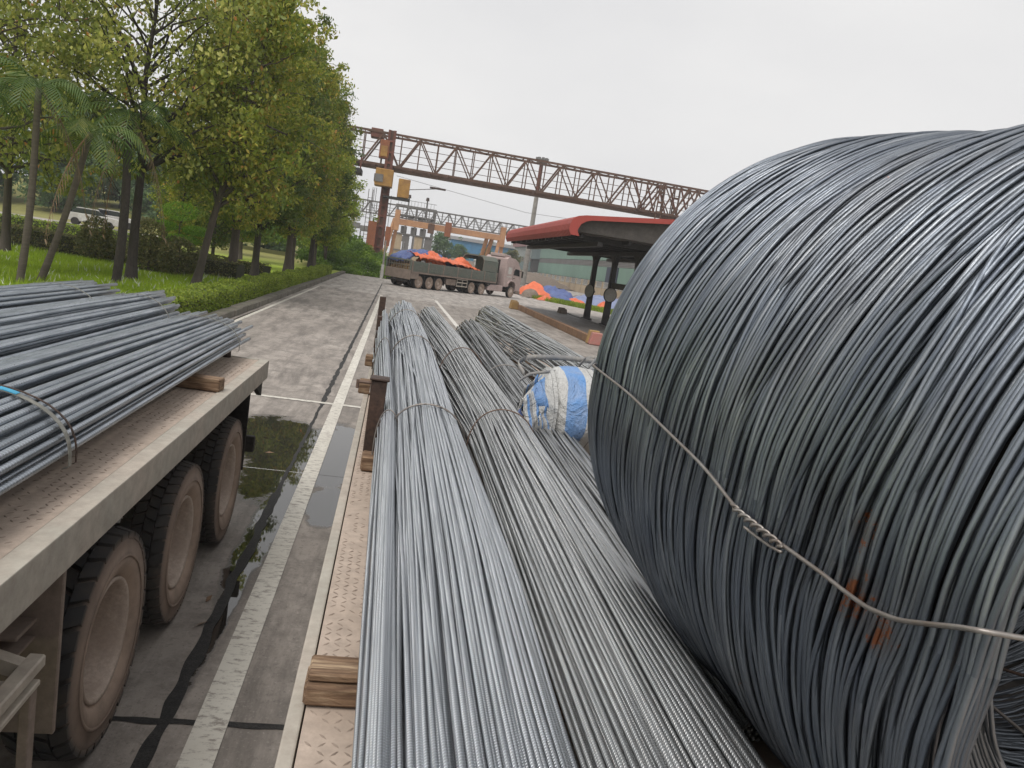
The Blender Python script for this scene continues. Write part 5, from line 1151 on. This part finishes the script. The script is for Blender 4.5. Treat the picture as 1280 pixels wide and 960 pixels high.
drape('tarpaulin', 'orange tarpaulin stretched along the near side of the lorry load', 'tarpaulin', TP, (0, 0, hd), 1.0, 9.4, .06, 1.5, lambda a, b: 1.95 + .85 * ed(.25 + .75 * a) * (1 - .35 * a) * (.45 + .55 * ed(b * .5)), M['tarp_orange'], 9)
drape('tarpaulin', 'crumpled orange tarpaulin heap on top of the blue one', 'tarpaulin', TP, (0, 0, hd), 2.6, 4.9, .5, 1.9, lambda a, b: 2.1 + .85 * ed(a) * ed(b), M['tarp_orange'], 15, 22, 16)
drape('tarpaulin', 'small orange tarpaulin bulge behind the green headboard frame', 'tarpaulin', TP, (0, 0, hd), 7.2, 9.6, 1.0, 2.4, lambda a, b: 1.8 + 1.05 * ed(a) * ed(b), M['tarp_orange'], 19, 22, 16)
# yellow sacks visible through the tailgate
for i, (y, z) in enumerate([(.45, 1.42), (.95, 1.42), (1.5, 1.42), (2.05, 1.42), (.7, 1.66), (1.25, 1.66), (1.8, 1.66)]):
    o = MB().box(-.22, .22, -.25, .25, -.10, .12).mesh('sack', .08, True, .05, 2)
    wx = TP[0] + .35 * cos(hd) - y * sin(hd); wy = TP[1] + .35 * sin(hd) + y * cos(hd)
    q = link('sack', o, M['yellow_block'], None, (wx, wy, z), (0, 0, hd)); tag(q, 'yellow sack inside the lorry tailgate, %s' % ['lower row, right end', 'lower row, second from right', 'lower row, third from right', 'lower row, left end', 'upper row, right', 'upper row, middle', 'upper row, left'][i], 'sack', 'yellow sacks inside the lorry tailgate')

# ================================================================== TARP HEAPS AND GRASS VERGE
def heap(label, cx, cy, rx, ry, h, rot, mat, seed, n=30, rough=.35):
    V = []; Fc = []
    for i in range(n + 1):
        for j in range(n + 1):
            u = -1 + 2 * i / n; v = -1 + 2 * j / n; r = min(1, sqrt(u * u + v * v)); ss = 1.0
            x, y = u * rx, v * ry; q = 1 - 2 * abs(mnoise.noise((x * .5 + seed, y * .5, seed))); q2 = mnoise.noise((x * 1.6, y * 1.6 + seed, 2))
            q3 = 1 - 2 * abs(mnoise.noise((x * 1.3, y * 1.3 + seed, 8))); z = h * (max(0, 1 - r ** 3) ** .7 * (.62 + rough * (q - .2)) + .16 * q3 * (1 - r * .7)) + rough * .3 * q2 * (1 - r * .6); V.append((x, y, max(z, -.05)))
    Fc = [(i * (n + 1) + j, (i + 1) * (n + 1) + j, (i + 1) * (n + 1) + j + 1, i * (n + 1) + j + 1) for i in range(n) for j in range(n)]
    o = link('tarp_heap', MB().add(V, Fc).mesh('tarp_heap', smooth=True), mat, None, (cx, cy, .02), (0, 0, rot)); tag(o, label, 'tarpaulin'); return o
heap('tall orange tarp heap just behind the lorry cab', 15.6, 86, 1.9, 2, 1.6, .5, M['tarp_orange'], 1)
heap('blue tarp draped down from the orange heap behind the cab', 17.6, 84.5, 2.6, 1.6, 1.5, -.5, M['tarp_blue'], 2)
heap('crumpled orange tarp in front of the tall heap', 15.6, 81.5, 1.4, 1.2, 1.0, .3, M['tarp_orange'], 3)
heap('low blue crumpled tarp between the orange pieces', 17.4, 80.5, 1.8, 1.2, .8, .1, M['tarp_blue'], 4)
heap('round orange bundle nearest the verge beside the cab', 15.6, 77.5, 1.1, .8, .6, .1, M['tarp_orange'], 5)
heap('small orange tarp lying right of the blue crumple', 19.2, 80.5, 1.3, 1.0, .65, .4, M['tarp_orange'], 6)
heap('wide faded blue tarp spread left of the canopy posts', 23.6, 84.5, 4.2, 4.0, 1.3, .1, M['tarp_pale'], 7)
heap('bright blue tarp mound between the canopy posts', 29.5, 76.5, 4.5, 3.6, 1.6, -.1, M['tarp_blue'], 8)
heap('blue tarp mound right of the near canopy post', 35.0, 74.5, 4.2, 3.6, 1.5, .2, M['tarp_blue'], 9)
heap('little orange scrap in front of the faded blue tarp', 21.3, 76.6, .8, .7, .8, 0, M['tarp_orange'], 10)
heap('rubble-brown covered heap beside the lorry bumper', 14.2, 80.0, 1.0, 1.1, .9, 0, M['stone'], 11)
heap('pale brown earth pile in front of the cream wall', 30, 100, 7, 3, 1.3, 0, M['stone'], 12)
strip('grass_verge', [(13.8, 79.8), (19.0, 67.0), (44, 62), (44, 72), (24, 75), (16, 83)], -.012, M['lawn'])
def verge_grass(n, seed):
    rng = np.random.default_rng(seed); u = rng.uniform(size=n); v = rng.uniform(size=n)
    A = np.array([13.8, 79.8]); B = np.array([19.5, 67.0]); Cc = np.array([44, 63.]); 
    k = u < .35; p = np.where(k[:, None], A + (B - A) * (u / .35)[:, None], B + (Cc - B) * ((u - .35) / .65)[:, None]); p = p + np.stack([v * 1.6, v * 3.2], 1)
    x, y = p[:, 0], p[:, 1]; h = rng.uniform(.15, .5, n); an = rng.uniform(0, 3.14, n); wd = .05
    V = np.stack([np.stack([x - wd * np.cos(an), y - wd * np.sin(an), 0 * x], 1), np.stack([x + wd * np.cos(an), y + wd * np.sin(an), 0 * x], 1), np.stack([x + rng.normal(0, .1, n), y, h], 1)], 1).reshape(-1, 3)
    o = link('verge_grass', mesh_np('verge_grass', V, np.arange(3 * n).reshape(-1, 3), rnd=rng.uniform(0, .9, n)), M['leaf_hedge'], kind='stuff'); o['label'] = 'rough grass verge in front of the tarp heaps'; o['category'] = 'grass'
verge_grass(26000, 5)

# ================================================================== GREEN HALL
hall = thing('green_hall', 'long green clad industrial hall with maroon roof behind the canopy', 'industrial hall', (43, 170, 0)); lo = (43, 170, 0)
def hall_sec(y0_, y1_, mat, stripes=False):
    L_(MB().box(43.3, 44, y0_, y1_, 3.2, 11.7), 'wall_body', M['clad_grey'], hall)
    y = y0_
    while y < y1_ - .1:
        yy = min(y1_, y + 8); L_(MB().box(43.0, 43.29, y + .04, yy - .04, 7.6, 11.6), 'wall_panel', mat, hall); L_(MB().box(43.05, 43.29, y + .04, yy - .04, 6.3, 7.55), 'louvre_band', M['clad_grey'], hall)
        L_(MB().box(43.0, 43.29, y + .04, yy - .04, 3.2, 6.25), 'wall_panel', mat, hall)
        if stripes:
            for q in range(4): L_(MB().box(42.95, 42.998, y + .5 + q * 2, y + 1.0 + q * 2, 7.6, 11.0), 'light_strip', M['white'], hall)
        y += 8
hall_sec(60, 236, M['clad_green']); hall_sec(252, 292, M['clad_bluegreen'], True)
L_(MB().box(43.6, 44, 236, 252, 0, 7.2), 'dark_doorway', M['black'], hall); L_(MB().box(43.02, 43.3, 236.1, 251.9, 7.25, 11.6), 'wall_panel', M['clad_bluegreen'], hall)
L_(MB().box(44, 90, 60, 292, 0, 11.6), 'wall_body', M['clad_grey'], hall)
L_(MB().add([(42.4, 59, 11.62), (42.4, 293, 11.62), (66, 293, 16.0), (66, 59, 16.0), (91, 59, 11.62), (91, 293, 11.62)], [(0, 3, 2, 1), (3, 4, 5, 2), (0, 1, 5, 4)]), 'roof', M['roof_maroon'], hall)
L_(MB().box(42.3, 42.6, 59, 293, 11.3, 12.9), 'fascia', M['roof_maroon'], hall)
L_(MB().box(42.7, 42.95, 148, 156, 2.4, 6.2), 'blue_door', weathered('navy_door', (0.02, 0.03, 0.07), (0.03, 0.035, 0.06), .3, .6), hall)
wall = thing('cream_wall', 'stained cream boundary wall with white railing in front of the green hall', 'wall', (42, 150, 0)); lo = (42, 150, 0)
y = 70
while y < 234:
    L_(MB().box(41.8, 42.05, y + .02, y + 5.98, 0, 1.75), 'wall_bay', M['cream_wall'], wall); L_(MB().box(41.7, 42.15, y - .15, y + .15, 0, 3.1), 'pillar', M['cream_wall'], wall)
    for z in (1.95, 2.95): L_(MB().box(41.88, 41.96, y + .16, y + 5.84, z, z + .1), 'rail', M['white'], wall)
    for q in range(9): L_(MB().box(41.89, 41.95, y + .6 + q * .6, y + .68 + q * .6, 1.76, 3.0), 'baluster', M['white'], wall)
    y += 6

# ================================================================== GANTRY CRANES
def truss_crane(t, x0, x1, yy, zb, zt, bay, dep, mt, first_x, wch=.22, wd=.2):
    for y in (yy, yy + dep):
        for z in (zb, zt): MB().beam((x0, y, z), (x1, y, z), wch, wch * 1.3).build('chord', M[mt], t)
        x = first_x; k = 0
        pm = MB().beam((0, 0, zb + .1), (0, 0, zt - .1), wd * .7, wd * .7).mesh('truss_post')
        d1 = MB().beam((0, 0, zb), (bay / 2, 0, zt), wd * 1.15, wd * 1.15).mesh('diagonal'); d2 = MB().beam((0, 0, zt), (bay / 2, 0, zb), wd * .8, wd * .8).mesh('diagonal')
        while x < x1 - bay * .2:
            link('truss_post', pm, M[mt], t, (x, y, 0)); link('truss_post', pm, M[mt], t, (x + bay / 2, y, 0))
            link('diagonal', d1, M[mt], t, (x, y, 0)); link('diagonal', d2, M[mt], t, (x + bay / 2, y, 0)); x += bay
    nb = int((x1 - x0) / (bay / 2)); cb = MB().beam((0, yy, zt), (0, yy + dep, zt), .12).mesh('cross_brace'); cb2 = MB().beam((0, yy, zt), (bay / 2, yy + dep, zt), .08).mesh('cross_brace')
    for i in range(nb):
        link('cross_brace', cb, M[mt], t, (x0 + i * bay / 2, 0, 0)); link('cross_brace', cb2, M[mt], t, (x0 + i * bay / 2, 0, 0)); link('cross_brace', cb, M[mt], t, (x0 + i * bay / 2, 0, zb - zt))
    for k in (1, 2, 3): MB().beam((x0, yy + .3, zb + k * (zt - zb) * .22), (x1, yy + .3, zb + k * (zt - zb) * .22), .07).build('handrail', M[mt], t)
g1 = thing('gantry_crane', 'big rusty lattice gantry crane spanning the yard above the lorry', 'gantry crane', (0, 0, 0))
truss_crane(g1, -9.5, 60, 110, 13.95, 18.2, 5.05, 3.0, 'crane_brown', -6.4)
MB().box(-10, 60, 110.4, 112.6, 13.45, 13.72).build('walkway', M['crane_brown'], g1)
def lattice_leg(t, xb, xt, yb, zt, mt, w_=.9, seg=1.4, plate=.34, web=True):
    P0 = Vector((xb, yb, 0)); P1 = Vector((xt, yb, zt))
    for s in (-1, 1): MB().beam(P0 + Vector((s * w_ / 2, 0, 0)), P1 + Vector((s * w_ / 2 * .8, 0, 0)), plate, plate).build('leg_chord', M[mt], t)
    n = int(zt / seg)
    for i in range(1, n): p = P0.lerp(P1, i / n); MB().beam(p + Vector((-w_ / 2, -.05, 0)), p + Vector((w_ / 2, -.05, 0)), .22, .30).build('leg_batten', M[mt], t)
    if web: MB().beam(P0 + Vector((0, .12, 0)), P1 + Vector((0, .12, 0)), w_ * .8, .06).build('leg_web', M['crane_brown'], t)
lattice_leg(g1, -2.75, -2.75, 109.6, 18.6, 'rust_red'); lattice_leg(g1, -2.75, -2.75, 113.4, 14.0, 'crane_brown')
lattice_leg(g1, 36.2, 36.2, 109.6, 18.2, 'crane_brown', .9, 1.4, .16, False); lattice_leg(g1, 39.8, 39.8, 113.4, 18.2, 'crane_brown', .9, 1.4, .16, False)
MB().box(-4.4, -3.3, 108.9, 110.2, .1, 6.2).build('leg_motor_housing', M['crane_orange'], g1); MB().box(-2.0, -1.3, 108.9, 110.2, 3.2, 5.8).build('leg_panel', M['crane_orange'], g1)
MB().box(-5.6, -4.0, 110, 112, 17.4, 18.6).build('winch_box', M['rust_red'], g1, bevel=.05); MB().box(-4.2, -2.9, 109.4, 111, 14.8, 17.2).build('switch_cabinet', M['crane_orange'], g1, bevel=.05)
MB().box(-4.0, -3.1, 109.3, 109.39, 15.0, 16.4).build('cabinet_door', M['crane_yellow'], g1, bevel=.02)
cabn = MB().box(-4.3, -1.9, 108.2, 110.6, 11.0, 13.3).build('operator_cab', M['crane_yellow'], g1, bevel=.08)
MB().box(-4.26, -3.2, 108.1, 108.19, 11.5, 12.5).build('cab_window', M['grey_paint'], cabn); MB().box(-4.42, -4.31, 108.4, 110.2, 11.5, 12.5).build('cab_window', M['glass'], cabn)
MB().box(-1.1, .5, 108.4, 110.4, 9.9, 12.4).build('cable_box', M['crane_yellow'], g1, bevel=.06); MB().box(-2.9, .7, 108.2, 110.6, 9.6, 9.85).build('cab_platform', M['black'], g1)
MB().beam((.5, 109.4, 11.2), (4.6, 109.4, 12.0), .10).build('lamp_arm', M['grey_paint'], g1); MB().box(3.2, 5.4, 109.2, 109.6, 11.85, 12.1).build('lamp_head', M['dark_steel'], g1, bevel=.05)
tr = MB().box(-9.4, -6.2, 109.0, 112.6, 12.2, 12.9).build('trolley', M['black'], g1, bevel=.05)
for x in (-9.2, -7.5, -6.5): MB().box(x, x + .2, 109.0, 109.2, 12.9, 14.6).build('trolley_frame', M['rust_red'], tr)
MB().box(-8.6, -7.4, 109.1, 110.4, 13.1, 13.9).build('hoist_motor', M['crane_orange'], tr)
for x in (-7.9, -11.2, -11.0): MB().beam((x, 109.5, 1), (x, 109.5, 12.2), .05).build('hoist_rope', M['dark_steel'], g1)
for x, z in ((-4.4, 10.7), (-4.15, 10.7), (-3.9, 10.7), (-1.8, 10)): MB().beam((x, 109.1, 1), (x, 109.1, z), .07).build('cable', M['grey_paint'], g1)
mb = MB()
for i in range(16): mb.beam((-4.9, 109.2, 1 + i * .55), (-4.3, 109.2, 1 + i * .55), .05)
mb.beam((-4.9, 109.2, 0), (-4.9, 109.2, 10.4), .08); mb.beam((-4.3, 109.2, 0), (-4.3, 109.2, 10.4), .08); mb.build('ladder', M['dark_steel'], g1)
for i in range(5): MB().beam((33 + i * 1.8, 109.8, 13.9), (34.8 + i * 1.8, 109.8, 18.1), .2).build('tower_brace', M['crane_brown'], g1); MB().beam((34.8 + i * 1.8, 112.8, 13.9), (33 + i * 1.8, 112.8, 18.1), .2).build('tower_brace', M['rust_red'], g1)
MB().box(34.2, 43, 108.4, 110, 11.9, 12.6).build('end_carriage', M['crane_orange'], g1)
# light mast seen behind the truss
mast = thing('light_mast', 'pale segmented light mast rising behind the lattice girder', 'light mast', (20.2, 122, -1.35))
for i in range(12): MB().cyl((0, 0, i * 1.75), (0, 0, i * 1.75 + 1.7), .46 - i * .012, .45 - i * .012, 10).build('mast_section', M['concrete_pale'] if i < 9 else M['rust_red'], mast, smooth=False)
MB().cyl((0, 0, 20.9), (0, 0, 21.3), .8, .9, 14).build('lamp_ring', M['grey_paint'], mast)
for i in range(8): a = i * pi / 4; MB().box(.8 * cos(a) - .22, .8 * cos(a) + .22, .8 * sin(a) - .22, .8 * sin(a) + .22, 21.3, 21.75).build('lamp', M['grey_paint'], mast, bevel=.04)

g2 = thing('gantry_crane', 'smaller faded orange gantry crane with lattice top behind the lorry', 'gantry crane', (0, 0, 0))
truss_crane(g2, -10, 30, 150, 9.1, 11.3, 2.5, 1.6, 'grey_paint', -10, .14, .14)
MB().box(-.8, 19.6, 149.2, 150.4, 7.75, 8.85).build('box_girder', M['girder_peach'], g2, bevel=.03)
for x in (-1.4, 18.9): MB().box(x, x + 1.0, 149.1, 150.5, 6.6, 10.4).build('girder_end', M['girder_peach'], g2, bevel=.04)
for (xa, xb, yb) in ((-2.9, -1.3, 148.6), (-1.5, -.7, 151), (18.0, 19.0, 148.4), (19.8, 19.4, 149.6), (16.4, 17.6, 152), (15.6, 16.6, 153)): MB().beam((xa, yb, 0), (xb, 149.8, 8.8), .62, .5).build('leg', M['girder_peach'], g2)
MB().box(8.2, 9.4, 148.9, 149.4, 6.9, 9.6).build('hoist', M['crane_orange'], g2, bevel=.04); MB().box(5.0, 6.2, 149.0, 149.19, 7.0, 8.8).build('hoist_panel', M['crane_brown'], g2)
# grey process tower behind the orange crane
pt = thing('process_building', 'grey steel process tower with cream panels behind the orange crane', 'process tower', (2.4, 175, 0)); lo = (2.4, 175, 0)
for x in (-1.2, .9, 3.0, 5.1, 6.9):
    for y in (172, 178): L_(MB().box(x - .18, x + .18, y - .18, y + .18, 0, 12.6), 'column', M['grey_paint'], pt)
for z in (3.0, 6.6, 8.8, 10.6, 12.6): L_(MB().box(-1.6, 7.2, 171.7, 178.3, z, z + .28), 'floor_slab', M['grey_paint'], pt)
for x, w2, mt in ((-1.0, 1.5, 'cream_wall'), (1.1, 1.0, 'grey_paint'), (3.2, 1.7, 'cream_wall'), (5.4, 1.3, 'grey_paint')): L_(MB().box(x, x + w2, 171.9, 172.1, .2, 6.55), 'wall_panel', M[mt], pt)
for x, z in ((0, 6.9), (2.2, 6.9), (4.2, 6.9), (1.2, 9.1), (3.4, 9.1), (5.4, 9.1)): L_(MB().box(x, x + 1.3, 172.4, 174, z, z + 1.5), 'machine_unit', M['grey_paint'], pt, bevel=.08)
for x in (1.0, 5.0): L_(MB().cyl((x, 174, 12.8), (x, 174, 14.6), .16, n=8), 'vent_pipe', M['grey_paint'], pt); L_(MB().cyl((x, 174, 14.6), (x, 174, 15.3), .4, .3, 8), 'vent_cap', M['dark_steel'], pt)
for i in range(12): L_(MB().beam((-1.2 + i * .7, 171.6, 12.9), (-1.2 + i * .7, 171.6, 13.9), .06), 'rail_post', M['grey_paint'], pt)
L_(MB().beam((-1.2, 171.6, 13.9), (7.0, 171.6, 13.9), .09), 'rail', M['grey_paint'], pt)
# blue shed, white hut, conveyor, site van roof
bs = thing('blue_shed', 'long low blue clad shed in the distance', 'shed', (26, 235, 0)); lo = (26, 235, 0)
for i in range(6): L_(MB().box(15 + i * 3.2, 15 + i * 3.2 + 3.15, 230, 230.3, 0, 8.9), 'wall_panel', M['blue_wall'], bs)
L_(MB().box(15, 34.2, 230.35, 250, 0, 8.6), 'wall_body', M['blue_wall'], bs); L_(MB().prism([(229.5, 8.92), (250, 8.92), (240, 10.2)], 'x', 14.8, 34.4), 'roof', M['grey_paint'], bs)
hut = thing('white_hut', 'small white hut with pitched roof between the distant trees', 'hut', (17.6, 178, 2.0)); 
MB().box(0, 3.0, 0, 2.5, 0, 1.5).build('wall', M['white'], hut); MB().prism([(-.2, 1.5), (3.2, 1.5), (.8, 2.2)], 'y', -.2, 2.7).build('roof', M['white'], hut)
bank = heap('dry brown earth bank in front of the blue shed', 20, 182, 22, 6, 3.4, 0, M['stone'], 31); bank.name = 'earth_bank'; bank['category'] = 'earth bank'
cv = thing('conveyor_bridge', 'long grey covered conveyor crossing low behind the gantry leg', 'conveyor', (-20, 200, 0)); lo = (-20, 200, 0)
for i in range(6): L_(MB().box(-22 + i * 4, -22 + i * 4 + 3.9, 200, 202, 8.0 - i * .5, 9.4 - i * .5), 'cover_section', M['grey_paint'], cv, bevel=.1); L_(MB().box(-22 + i * 4, -21.7 + i * 4, 200.5, 201.2, 0, 7.95 - i * .5), 'support', M['grey_paint'], cv)
wp = thing('marker_post', 'short white post at the end of the road below the gantry leg', 'post', (-1.15, 71, 0))
MB().cyl((0, 0, 0), (.0, 0, 1.25), .16, .14, 12).build('post', M['white'], wp); MB().cyl((.01, 0, 1.25), (-.02, 0, 3.4), .09, .07, 10).build('post_extension', M['concrete_pale'], wp)
# parked white cars far left
def car(label, x, y, z, rot):
    t = thing('parked_car', label, 'car', (x, y, z), (0, 0, rot), 'white cars parked beyond the garden')
    MB().prism([(-2.2, .35), (2.2, .35), (2.25, .75), (2.0, .95), (1.1, 1.05), (-1.6, 1.08), (-2.15, .98)], 'y', -.85, .85).build('body', M['white'], t, bevel=.06, seg=2)
    MB().prism([(-1.75, 1.05), (1.1, 1.03), (.35, 1.5), (-1.3, 1.52)], 'y', -.74, .74).build('cabin_glass', M['glass'], t, bevel=.04)
    MB().prism([(-1.35, 1.5), (.4, 1.48), (.25, 1.56), (-1.25, 1.58)], 'y', -.7, .7).build('roof', M['white'], t, bevel=.02)
    for a in (-1.35, 1.35):
        for b in (-.8, .8): MB().cyl((a, b - .1, .33), (a, b + .1, .33), .33, n=16).build('wheel', M['black'], t)
    for b in (-.6, .6): MB().box(2.18, 2.26, b - .18, b + .18, .68, .84).build('headlight', M['glass'], t, bevel=.01)
car('white parked car, nearer of the two beyond the garden hedge', -27.2, 75.5, .55, .25)
car('white parked car behind the nearer white one beyond the garden hedge', -26.6, 79.0, .7, .2)
strip('car_park', [(-50, 71), (-23, 71), (-22, 81), (-50, 82)], .52, M['yard_far'])
# pale overhead cable
tube_obj('overhead_cable', [(-1.5, 112, 13.0), (18, 116, 11.3), (45, 120, 12.2)], .025, M['grey_paint'], None, 4); bpy.data.objects['overhead_cable']['label'] = 'thin sagging cable in the sky below the lattice girder'; bpy.data.objects['overhead_cable']['category'] = 'cable'
# fallen leaves and grit on the wet road
for i, (x, y) in enumerate([(-1.15, 8.9), (-.95, 5.1), (-1.3, 9.6), (-.9, 4.75)]):
    o = MB().add([(-.05, -.012, 0), (0, .01, .012), (.06, 0, .004), (0, -.02, 0)], [(0, 1, 2), (0, 2, 3)]).build('fallen_leaf', M['wood'], None); o.location = (x, y, .006); o.rotation_euler = (0, 0, i * 1.3)
    tag(o, ['brown leaf floating in the puddle between the trailers', 'brown leaf on the tar seam near the first left wheel', 'brown leaf at the far side of the puddle', 'small brown leaf on the seam, nearest the camera'][i], 'leaf')

# ================================================================== thin haze in the damp air
hz = MB().box(-950, 950, -250, 1250, -1.6, 26).build('haze', None); hz['kind'] = 'stuff'
hm = bpy.data.materials.new('thin_haze'); hm.use_nodes = True; ht = hm.node_tree; ht.nodes.remove(ht.nodes['Principled BSDF'])
pv = ht.nodes.new('ShaderNodeVolumePrincipled'); pv.inputs['Color'].default_value = (0.93, 0.95, 0.98, 1); pv.inputs['Density'].default_value = 0.0006
ht.links.new(pv.outputs[0], ht.nodes['Material Output'].inputs['Volume']); hz.data.materials.append(hm)
